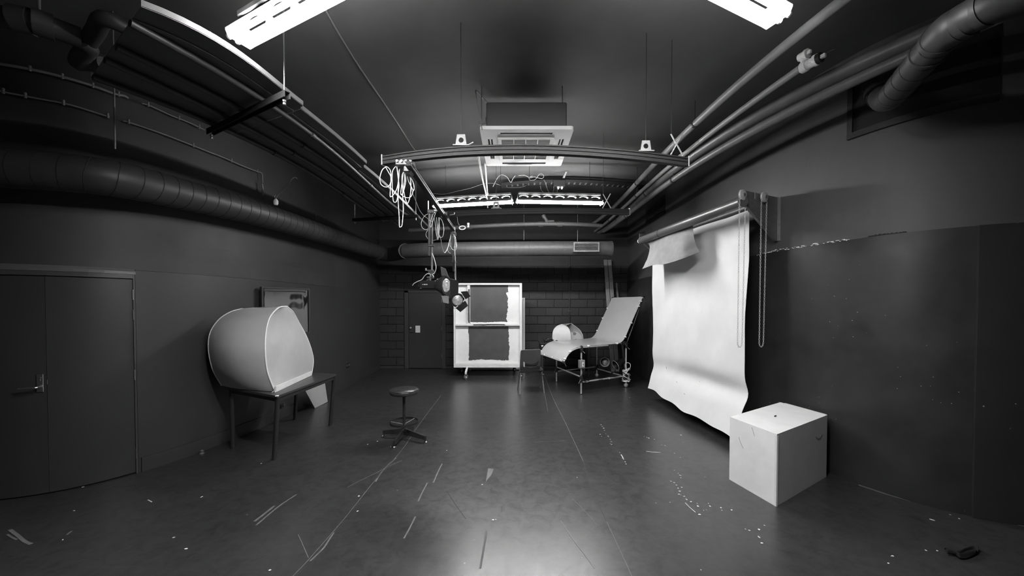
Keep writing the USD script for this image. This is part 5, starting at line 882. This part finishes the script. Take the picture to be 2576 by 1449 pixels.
# ================================================================ chair
cl = [A(*p) for p in [(0.152, 6.822, 0), (0.628, 6.945, 0), (0.59, 7.451, 0), (0.118, 7.274, 0)]]; cc = sum(cl) / 4; ex_ = cl[1] - cl[0]; ex_ /= np.linalg.norm(ex_); ey_ = A(-ex_[1], ex_[0], 0)
ch = Thing('plastic_chair', 'dark grey plastic chair with slotted back, seen from behind', 'chair', cc)
def cp(a, b, z): return cl[0] + (cl[1] - cl[0]) * a + (cl[3] - cl[0]) * b + A(0, 0, z)
for i, (a, b, sp) in enumerate(((0, 0, 1), (1, 0, 1), (1, 1, 0), (0, 1, 0))):
    ch.part('leg', cat(tube([cl[i] + A(0, 0, .015), lerp(cl[i], cp(.06 if a == 0 else .94, .32 if b == 0 else .72, 0), .5) + A(0, 0, .22), cp(.06 if a == 0 else .94, .32 if b == 0 else .72, .44)], .0115, 10, 4), rod(cl[i], cl[i] + A(0, 0, .02), .014, 10)), 'dull')
G = [[cp(.02 + .96 * u, .10 + .95 * v, .455 - .02 * math.sin(math.pi * u) * math.sin(math.pi * v) - .03 * max(0, v - .85) / .15 * .6) for v in np.linspace(0, 1, 14)] for u in np.linspace(0, 1, 14)]
ch.part('seat', sheet(G, .012), 'chair_shell', smooth=50)
bw = np.linalg.norm(cl[1] - cl[0]) * .82; hb = .455
bp2 = rounded(bw, hb, .035).difference(Polygon([(-bw * .36, .0), (-bw * .25, -.035), (0, -.055), (bw * .25, -.035), (bw * .38, .005), (bw * .38, -.065), (bw * .22, -.105), (0, -.115), (-bw * .30, -.10), (-bw * .36, -.09)]).buffer(.004))
m = trimesh.creation.extrude_polygon(bp2, .012, engine='earcut'); m = m.subdivide_to_size(.05); V = m.vertices.copy(); o_ = cp(.44, .06, .635)
low = np.clip((-V[:, 1] - .10) / .13, 0, 1)
m.vertices = o_ + V[:, :1] * ex_ + V[:, 1:2] * A(0, 0, 1) + ey_ * (V[:, 2:] - .03 * (1 - (2 * V[:, :1] / bw) ** 2) + low[:, None] * .06 - .05 * V[:, 1:2])
ch.part('backrest', m, 'chair_shell', smooth=40)
ed = np.array(rounded(bw, hb, .035).exterior.coords)[:-1]; ch.part('rim_highlight', sweep([o_ + p[0] * ex_ + A(0, 0, p[1]) + ey_ * (-.03 * (1 - (2 * p[0] / bw) ** 2) + .06 * np.clip((-p[1] - .1) / .13, 0, 1) - .05 * p[1]) for p in ed if p[1] > -.2], ngon(.007, 6)), 'pipe')  # paler tube paints the highlight along the edge of the dark back
ch.part('link_bracket', cat(cbox((.04, .02, .02), .003, cp(.97, .1, .36)), rod(cp(.94, .32, .40), cp(.06, .32, .40), .008, 8)), 'blackmetal')

# ================================================================ dark table at the back with tent and cable heap
dt = Thing('dark_table', 'dark table behind the shooting table against the block wall', 'table', (1.3, 8.98, 0)); ZD = .79
dt.part('tabletop', cbox((1.24, .66, .03), .004, (1.30, 8.98, ZD)), 'tabletop')
for x_ in (.735, 1.87):
    for y_ in (8.70, 9.26): dt.part('leg', cbox((.055, .055, ZD - .02), .004, (x_, y_, (ZD - .02) / 2)), 'blackmetal')
dt.part('apron', cat(cbox((1.1, .02, .09), .003, (1.30, 8.70, ZD - .06)), cbox((.02, .56, .09), .003, (.735, 8.98, ZD - .06))), 'blackmetal')
LS = [(0.996, 8.75, 0.874), (0.996, 8.75, 1.074), (1.027, 8.78, 1.187), (1.11, 8.8, 1.274), (1.233, 8.85, 1.317)]; MS = [(1.428, 8.62, 0.886), (1.41, 8.6, 1.085), (1.392, 8.62, 1.179), (1.359, 8.68, 1.259), (1.304, 8.75, 1.298)]
RS_ = [(1.767, 8.9, 0.859), (1.774, 8.92, 0.962), (1.754, 8.95, 1.059), (1.689, 9, 1.167), (1.497, 9.08, 1.316)]
n = 18; ls, ms_, rs = resample(LS, n), resample(MS, n), resample(RS_, n)
for P in (ls, ms_, rs): P[:, 2] += .808 - P[0, 2]
t2 = Thing('light_tent', 'small white light tent with round holes on the dark table', 'light tent', (ls[0] + rs[0]) / 2)
bsq = ls + rs - ms_; bsq[:, 2] = ls[:, 2]; bsq[:, 1] = np.minimum(bsq[:, 1], 9.35)
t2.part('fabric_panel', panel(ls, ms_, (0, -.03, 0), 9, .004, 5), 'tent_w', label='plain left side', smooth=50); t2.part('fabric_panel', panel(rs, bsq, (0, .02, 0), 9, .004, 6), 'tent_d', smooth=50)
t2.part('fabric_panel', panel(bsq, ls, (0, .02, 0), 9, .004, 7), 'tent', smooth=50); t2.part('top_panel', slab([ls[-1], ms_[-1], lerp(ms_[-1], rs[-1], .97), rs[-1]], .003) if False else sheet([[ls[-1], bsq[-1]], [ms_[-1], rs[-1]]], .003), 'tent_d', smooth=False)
flap = smooth_path([(1.432, 8.7, 0.879), (1.431, 8.7, 1.029), (1.434, 8.72, 1.13), (1.468, 8.72, 1.134), (1.504, 8.72, 1.106), (1.532, 8.74, 1.132), (1.584, 8.76, 1.14), (1.636, 8.78, 1.126), (1.698, 8.82, 1.075), (1.737, 8.86, 1.017), (1.751, 8.88, 0.861)], 3); fo = flap[0]; fe = flap[-1] - flap[0]; fe[2] = 0; fe /= np.linalg.norm(fe); FP = Polygon([((p - fo) @ fe, p[2] - fo[2]) for p in flap]).buffer(0)
hol = []
for q in ((1.546, 8.74, 1.093), (1.585, 8.74, 0.928)): hol.append(affinity.scale(Point((A(*q) - fo) @ fe, q[2] - fo[2]).buffer(.052, 14), 1., .75))
fdir = (fe, A(0, 0, 1.)); FZ = A(0, 0, .808 - fo[2] + .0)
t2.part('front_flap', plate(FP.difference(hol[0]).difference(hol[1]), fo + FZ, fdir[0], fdir[1], .003), 'tent_w', label='front flap with two round holes', smooth=False)
for hpoly in hol: t2.part('hole_cover', plate(hpoly.buffer(-.002), fo + FZ + A(-fe[1], fe[0], 0) * .004, fdir[0], fdir[1], .002), 'tent_d', smooth=False)
for P in (ls, ms_, rs): t2.part('hoop_binding', tube(P, .006, 6, 2), 'tent_w')
t2.part('hoop_binding', tube([ls[-1], ms_[-1], rs[-1]], .006, 6, 1), 'tent_w')
hp_ = Thing('cable_heap', 'tangled heap of black cables on the dark table', 'cable heap', (.95, 8.72, ZD + .015))
r = np.random.default_rng(11); ms = []
for k in range(15):
    cx_, cy_ = r.uniform(.86, 1.08), r.uniform(8.76, 8.86); rad = r.uniform(.05, .12); hz = r.uniform(.01, .09); nk = 11
    P = [(cx_ + rad * math.cos(t) * r.uniform(.8, 1.2), cy_ + rad * .7 * math.sin(t) * r.uniform(.8, 1.2), ZD + .022 + max(0, hz + r.normal(0, .018))) for t in np.linspace(0, 6.28, nk)[:-1]]
    ms.append(tube(P, .0075, 6, 4, True))
hp_.part('cable', cat(*ms), 'cable_kg', kind='stuff')
ms = []
for k in range(70): p = A(r.uniform(.80, 1.16), r.uniform(8.72, 8.9), ZD + .03 + abs(r.normal(0, .03))); d = r.normal(0, 1, 3); ms.append(rod(p, p + d / np.linalg.norm(d) * .016, .006, 5))
hp_.part('plug_pin', cat(*ms), 'dull', kind='stuff')
single('paper_scrap', 'crumpled white scrap on the near edge of the dark table', 'paper', slab([(0.656, 8.073, 0.808), (0.711, 8.087, 0.82), (0.692, 7.921, 0.812), (0.654, 7.839, 0.81)], .006), 'board', smooth=False)

# vertical conduit on the block wall
vc = Thing('wall_conduit', 'black conduit running down the block wall above the small tent', 'conduit', (1.553, YB - .03, .9)); vc.part('pipe', rod((1.553, YB - .028, .85), (1.553, YB - .028, 3.4), .017, 12), 'pipe_d')
for z_ in (1.57, 2.4): vc.part('clip', cbox((.06, .03, .03), .004, (1.553, YB - .022, z_)), 'pipe' if z_ < 2 else 'pipe_d')

# planks in the corner
for i, (ut, ub) in enumerate(((1522.3, 1542.5), (1532.6, 1553.5))):
    p, q = A(*(-12.689, 9, 9.285)) * 0, None
    b_ = A((ub - 1288) / 900 * 9.17, 9.17, .0); t_ = A((ut - 1288) / 900 * 9.56, 9.56, 1.72 + (768 - 655) / 900 * 9.56)
    o = Thing('aluminium_plank', ('left' if i == 0 else 'right') + ' one of two long aluminium planks leaning in the far corner', 'plank', b_)
    d, s, u = frame(t_ - b_, (1, 0, 0)); s_ = A(1, 0, 0) - d * d[0]; s_ /= np.linalg.norm(s_); nq = np.cross(d, s_); nq = nq if nq[1] < 0 else -nq; L = np.linalg.norm(t_ - b_)
    m = cbox((L, .098, .04), .004, ax=np.stack([d, s_, nq], 1)); m.apply_translation((b_ + t_) / 2 + A(0, 0, .012)); o.part('board', m, 'alu', smooth=False)
    for f in (.215, .81):
        c = b_ + d * L * f + nq * .021 + A(0, 0, .012); o.part('oval_mark', plate(affinity.scale(Point(0, 0).buffer(.045, 16), .62, 1.).difference(affinity.scale(Point(0, 0).buffer(.033, 16), .5, .9)), c, s_, d, .001) if np.cross(s_, d) @ nq > 0 else plate(affinity.scale(Point(0, 0).buffer(.045, 16), .62, 1.).difference(affinity.scale(Point(0, 0).buffer(.033, 16), .5, .9)), c, -s_, d, .001), 'alu_d', smooth=False)
    c = b_ + d * L * .72 + nq * .0215 + A(0, 0, .012); ar = Polygon([(-.02, -.05), (.02, -.05), (.02, .03), (.03, .03), (0, .06), (-.03, .03), (-.02, .03)]); ar = ar.difference(ar.buffer(-.004)); o.part('arrow_mark', plate(ar, c, s_ if np.cross(s_, d) @ nq > 0 else -s_, d, .001), 'alu_d', smooth=False)
    for k in range(2): o.part('print_line', bar(c - d * (1.37 + .0) + s_ * (.008 * (2 * k - 1)), c - d * 1.19 + s_ * (.008 * (2 * k - 1)), .004, .001), 'alu_d')
o = Thing('dark_plank', 'narrow dark plank leaning beside the aluminium pair', 'plank', (2.87, 9.3, 0)); b_, t_ = A(2.93, 9.25, .012), A((1550 - 1288) / 900 * 9.6, 9.6, 2.32); o.part('board', bar(b_, t_, .05, .03, .003, up=(0, 1, 0)), 'dull', smooth=False)

# ================================================================ shooting table
NF, FF, NB, FB = [A(*p) for p in [(1.336, 6.883, 0), (0.998, 7.993, -0), (2.393, 7.487, 0), (2.04, 8.573, 0)]]
Lh = NB - NF; LL = np.linalg.norm(Lh); Lh /= LL; Wv = ((FF - NF) + (FB - NB)) / 2; WL = np.linalg.norm(Wv); Wh = Wv / WL
PRF = [(-.43, .655), (-.40, .70), (-.33, .79), (-.24, .855), (-.12, .893), (.0, .905), (.3, .908), (.7, .908), (.98, .915), (1.10, .955), (1.20, 1.06), (1.35, 1.31), (1.55, 1.63), (1.715, 1.885)]
def tp3(s, w, z): return NF + Lh * s + Wv * w + A(0, 0, z)
pr = smooth_path([(s, 0, z) for s, z in PRF], 4)
sh = Thing('shooting_table', 'curved white product shooting table on a chrome tube frame', 'shooting table', (NF + FF + NB + FB) / 4)
G = [[tp3(p[0], w, p[2] + .022) for w in np.linspace(-.01, 1.01, 9)] for p in pr]
sh.part('acrylic_sheet', sheet(G, .004), 'acrylic', label='frosted white sheet, lip in front and upright behind', smooth=50)
for w in (.0, 1.0):
    sh.part('side_tube', tube([tp3(p[0], w, p[2]) for p in pr[:29]], .0155, 12, 2), 'chrome'); sh.part('side_tube', tube([tp3(1.22, w, .90), tp3(1.40, w, 1.28) + A(.02, .01, 0), tp3(1.745, w, 1.91)], .0155, 12, 2), 'blackmetal')
for s, z in ((-.425, .66), (1.715, 1.885), (1.16, .91)): sh.part('cross_tube', rod(tp3(s, -.02, z), tp3(s, 1.02, z), .014, 12), 'chrome')
for nm, P, zt_, s_ in (('nf', NF, .9, 0), ('ff', FF, .9, 0), ('nb', NB, .93, 1), ('fb', FB, .93, 1)):
    z0_ = .0 if not s_ else .09
    lg = sh.part('leg', rod(P + A(0, 0, z0_ + (.012 if not s_ else 0)), P + A(0, 0, zt_), .017, 14), 'chrome')
    if s_:
        sh.part('castor', cat(lathe([(0, -.045), (.025, -.04), (.043, -.015), (.045, .0), (.04, .02), (.02, .036), (0, .04)], P + A(0, 0, .046), (0, 0, 1), 20), rod(P + A(0, 0, .07), P + A(0, 0, .11), .018, 12)), 'chrome', parent=lg)
    else: sh.part('leg_cap', rod(P, P + A(0, 0, .014), .020, 12), 'rubber', parent=lg)
    for z_ in ((.885, .30) if not s_ else (.90, .24)): sh.part('clamp', cat(cbox((.06, .06, .075), .01, P + A(0, 0, z_), rz=.5), rod(P + A(0, 0, z_ - .075), P + A(0, 0, z_ + .055), .024, 14)), 'plastic', parent=lg)
    sh.part('clamp_lever', cat(rod(P + A(.02, -.03, .84), P + A(.06, -.05, .80), .007, 8), rod(P + A(-.02, -.03, .29), P + A(-.06, -.06, .22), .007, 8)), 'dull', parent=lg)
for a, b, za, zb_ in ((NF, FF, .335, .335), (NF, NB, .235, .235), (FF, FB, .235, .245), (NB, FB, .215, .20)): d = (b - a) / np.linalg.norm(b - a); sh.part('lower_tube', rod(a + d * .03 + A(0, 0, za), b - d * .03 + A(0, 0, zb_), .0155, 14), 'chrome')
for s, w in ((-.40, 0), (-.28, 0), (.18, 0), (.95, 0), (1.18, 0), (1.36, 0), (1.58, 0), (1.65, 0), (-.40, 1), (1.22, 1), (1.40, 1), (1.55, 1)):
    z = float(np.interp(s, [p[0] for p in PRF], [p[1] for p in PRF])); sh.part('sheet_clip', cbox((.05, .05, .03), .006, tp3(s, w, z + .02)), 'paper')
for w in (.12, .45, .8): sh.part('sheet_clip', cbox((.04, .03, .03), .006, tp3(-.425, w, .675)), 'paper')
for s, w, z in ((1.16, 0, .93), (1.16, 1, .93), (1.73, 0, 1.9), (1.73, 1, 1.9), (-.43, 0, .655)): sh.part('tilt_clamp', cat(rod(tp3(s, w, z) - Wh * .035, tp3(s, w, z) + Wh * .03, .04 if abs(s - 1.16) < .1 else .022, 18), rod(tp3(s, w, z) - Wh * .03, tp3(s, w, z) - Wh * .05 + A(.03, 0, -.07), .009, 8)), 'plastic')
bx0 = NF + A(-.003, -.045, .0); zc = 1.72 - (914.5 - 768) * 6.9 / 900
sb = sh.part('switch_box', cbox((.118, .07, .155), .006, bx0 + A(0, 0, zc), rz=.25), 'alu', label='grey switch box on the near leg'); sh.part('switch', cbox((.036, .012, .085), .003, bx0 + A(.022, -.036, zc - .005), rz=.25), 'paper', parent=sb); sh.part('rocker', cbox((.01, .008, .03), .002, bx0 + A(.024, -.044, zc - .005), rz=.25), 'plastic', parent=sb)
sh.part('box_hook', tube([bx0 + A(-.02, 0, zc + .078), bx0 + A(-.015, 0, zc + .10), bx0 + A(.015, 0, zc + .10), bx0 + A(.02, 0, zc + .078)], .005, 6, 4), 'plastic', parent=sb)
sh.part('power_lead', tube([NF + A(.0, -.04, zc - .08), NF + A(.02, -.04, .42), NF + A(.0, -.035, .36), NF + A(.06, .0, .26), lerp(NF, NB, .12) + A(0, -.02, .25), lerp(NF, NB, .25) + A(0, .02, .245), lerp(NF, NB, .4) + A(0, -.02, .235), lerp(NF, NB, .55) + A(0, .02, .25), lerp(NF, NB, .62) + A(0, .0, .255), lerp(NF, NB, .95) + A(0, -.02, .22)], .007, 7, 5), 'cable_k')
for f in (.12, .6, .95): sh.part('cable_tie', collar(lerp(NF, NB, f) + A(0, 0, .235), Lh, .021, .014), 'paper')

# lamps under the shooting table
p = A(*(2.146, 8.25, 0.406)); q = lerp(NB, FB, .42) + A(0, 0, .215)
o = Thing('reflector_lamp', 'round lamp facing the room under the shooting table', 'lamp', q); ld = A(-.12, -.98, .05)
o.part('shade', lathe([(.112, .0), (.108, -.002), (.085, -.05), (.075, -.09), (.07, -.09), (.08, -.05), (.104, -.003), (.107, .002)], p, ld, 32, True), 'paper'); o.part('inner_rim', lathe([(.07, -.022), (.078, -.02), (.078, -.05), (.07, -.05)], p, ld, 28, True), 'plastic'); o.part('bulb', lathe([(.068, -.04), (.062, -.022), (.04, -.008), (.0, .0)], p + A(.012, 0, -.008), ld, 24), 'lens')
o.part('housing', lathe([(.075, -.09), (.07, -.15), (.045, -.19), (0, -.19)], p, ld, 24), 'blackmetal'); o.part('stem', cat(rod(p - ld * .13, p - ld * .13 + A(.11, 0, .0), .01, 10), tube([p - ld * .13 + A(.02, 0, 0), p - ld * .16 + A(.02, .0, -.12), q], .011, 10, 4), cbox((.06, .05, .05), .008, q, rz=.4)), 'plastic')
p = A(*(2.288, 7.75, 0.438)); q = lerp(NB, FB, .10) + A(0, 0, .215); ld = A(-.86, -.30, -.40); ld /= np.linalg.norm(ld)
o = Thing('reflector_lamp', 'black lamp seen from the side by the right leg of the shooting table', 'lamp', q); p2 = p + ld * .05
o.part('shade', lathe([(.11, .0), (.105, .001), (.085, -.07), (.07, -.13), (.065, -.13), (.08, -.07), (.1, 0), (.106, .003)], p2, ld, 30, True), 'plastic'); o.part('shade_rim', lathe([(.106, -.002), (.113, -.002), (.113, .006), (.106, .006)], p2, ld, 30, True), 'paper'); o.part('housing', lathe([(.068, -.12), (.06, -.15), (.055, -.25), (.03, -.28), (0, -.28)], p2, ld, 22), 'blackmetal'); o.part('stem', cat(tube([p2 - ld * .17, p2 - ld * .18 + A(0, 0, -.10), q + A(0, 0, .06), q], .012, 10, 3), cbox((.06, .05, .05), .008, q, rz=.4), rod(p2 - ld * .16 + A(0, -.05, -.06), p2 - ld * .16 + A(0, -.05, -.01), .008, 8)), 'plastic')
# tangle of white lead on the right leg
r = np.random.default_rng(5); P = []
for k in range(46): t = k * 1.32; P.append(NB + A((.045 + r.uniform(0, .05)) * math.cos(t), (.045 + r.uniform(0, .04)) * math.sin(t) - .02, .13 + .27 * (.5 + .5 * math.sin(k * .41)) * r.uniform(.75, 1.1)))
cable('tangled white lead wound round the right leg of the shooting table', P, .0065, 'paper', name='lead_tangle')
cable('white lead loop sticking out beside the right leg of the shooting table', [NB + A(-.02, -.03, .30), NB + A(.03, -.04, .36), NB + A(.075, -.04, .42), NB + A(.075, -.04, .49), NB + A(.03, -.03, .52), NB + A(-.02, -.03, .50), NB + A(-.025, -.03, .43), NB + A(.01, -.03, .34)], .0065, 'paper')

# ================================================================ white plinth box, cloth
Bp = [A(*p) for p in ((2.2457, 3.0325, 0), (2.1395, 3.5215, 0), (3.045, 4.055, 0), (3.1512, 3.566, 0))]
Bp = [A(*p) for p in [(2.256, 3.027, 0), (2.146, 3.505, 0), (2.146, 3.505, 0), (3.153, 3.559, 0)]]; Bp[2] = Bp[1] + Bp[3] - Bp[0]
ZP = .622
pb_ = Thing('plinth', 'large white box standing on the floor by the right wall', 'box', sum(Bp) / 4)
def wallp(a, b, th):
    n_ = np.cross(b - a, (0, 0, 1)); n_ /= np.linalg.norm(n_); c = sum(Bp) / 4; n_ = n_ if n_ @ (c - a) > 0 else -n_; return slab([a + n_ * th / 2, b + n_ * th / 2, b + n_ * th / 2 + A(0, 0, ZP - .0165), a + n_ * th / 2 + A(0, 0, ZP - .0165)], th)
for i in range(4): pb_.part('side_panel', wallp(Bp[i], Bp[(i + 1) % 4], .016), 'plinth', smooth=False)
pb_.part('top_panel', slab([p + A(0, 0, ZP - .008) for p in Bp], .016), 'plinth', smooth=False)
e1 = (Bp[3] - Bp[0]) / np.linalg.norm(Bp[3] - Bp[0]); e2 = (Bp[1] - Bp[0]) / np.linalg.norm(Bp[1] - Bp[0])
for za, zb_ in ((.03, .075), (.585, .618)): pb_.part('end_batten', bar(Bp[3] + e1 * .02 + e2 * .02 + A(0, 0, (za + zb_) / 2), Bp[2] + e1 * .02 - e2 * .03 + A(0, 0, (za + zb_) / 2), .04, zb_ - za, .004), 'timber')
def on_face(a, ea, s, z): return a + ea * s + A(0, 0, z)
n1 = np.cross(e2, (0, 0, 1)); n1 = n1 if n1 @ e1 < 0 else -n1
Lf = np.linalg.norm(Bp[1] - Bp[0])
crk = [tube([on_face(Bp[0], e2, Lf * .5, .60) + n1 * .0005, on_face(Bp[0], e2, Lf * .47, .57) + n1 * .0005, on_face(Bp[0], e2, Lf * .44, .53) + n1 * .0005], .0012, 5, 3), tube([on_face(Bp[0], e2, Lf * .78, .46) + n1 * .0005, on_face(Bp[0], e2, Lf * .75, .42) + n1 * .0005, on_face(Bp[0], e2, Lf * .68, .37) + n1 * .0005], .0012, 5, 3)]
pb_.part('scratch', cat(*crk), 'seam', kind='stuff')
n2 = np.cross(e1, (0, 0, 1)); n2 = n2 if n2 @ e2 < 0 else -n2; Lg = np.linalg.norm(Bp[3] - Bp[0])
pb_.part('scuff_mark', tube([on_face(Bp[0], e1, Lg * .75, .455) - n2 * .0, on_face(Bp[0], e1, Lg * .78, .43), on_face(Bp[0], e1, Lg * .84, .43), on_face(Bp[0], e1, Lg * .88, .455)], .003, 5, 4), 'pipe', kind='stuff')
tc_ = A(*(2.598, 3.511, 0.622)); single('dark_chip', 'tiny dark chip lying on top of the white box', 'chip', cbox((.034, .010, .012), .002, tc_ + A(0, 0, .006), rz=.6), 'plastic')
cq = A(*(3.082, 2.412, -0)); r = np.random.default_rng(2)
P0c = [(3.029, 2.476, -0), (3.066, 2.488, -0), (3.067, 2.463, 0), (3.078, 2.44, -0), (3.145, 2.459, -0), (3.247, 2.496, -0), (3.284, 2.488, -0)]; P1c = [(2.983, 2.424, -0), (3.008, 2.42, 0), (3.031, 2.412, -0), (3.053, 2.409, -0), (3.128, 2.436, -0), (3.208, 2.459, -0), (3.221, 2.444, -0)]; P2c = [(2.993, 2.424, -0), (3.026, 2.424, -0), (3.029, 2.405, -0), (3.027, 2.389, -0), (3.064, 2.389, -0), (3.121, 2.405, -0), (3.173, 2.424, -0)]
G = []
for a, b, c_ in zip(*[smooth_path(p, 3) for p in (P0c, P1c, P2c)]): G.append([a + A(0, .0, .006), lerp(a, b, .5) + A(0, 0, .032), b + A(0, 0, .010), lerp(b, c_, .5) + A(0, 0, .03), c_ + A(0, 0, .006)])
G = np.stack([smooth_path(row, 4) for row in G]); G[:, :, 2] += .012 * meshkit.fbm(G * A(16, 16, 1), 3, 4)
fc = Thing('dropped_cloth', 'crumpled black cloth on the floor at the lower right', 'cloth', (cq[0], cq[1], 0)); fc.part('cloth', sheet(G, .003), 'cloth', smooth=50)
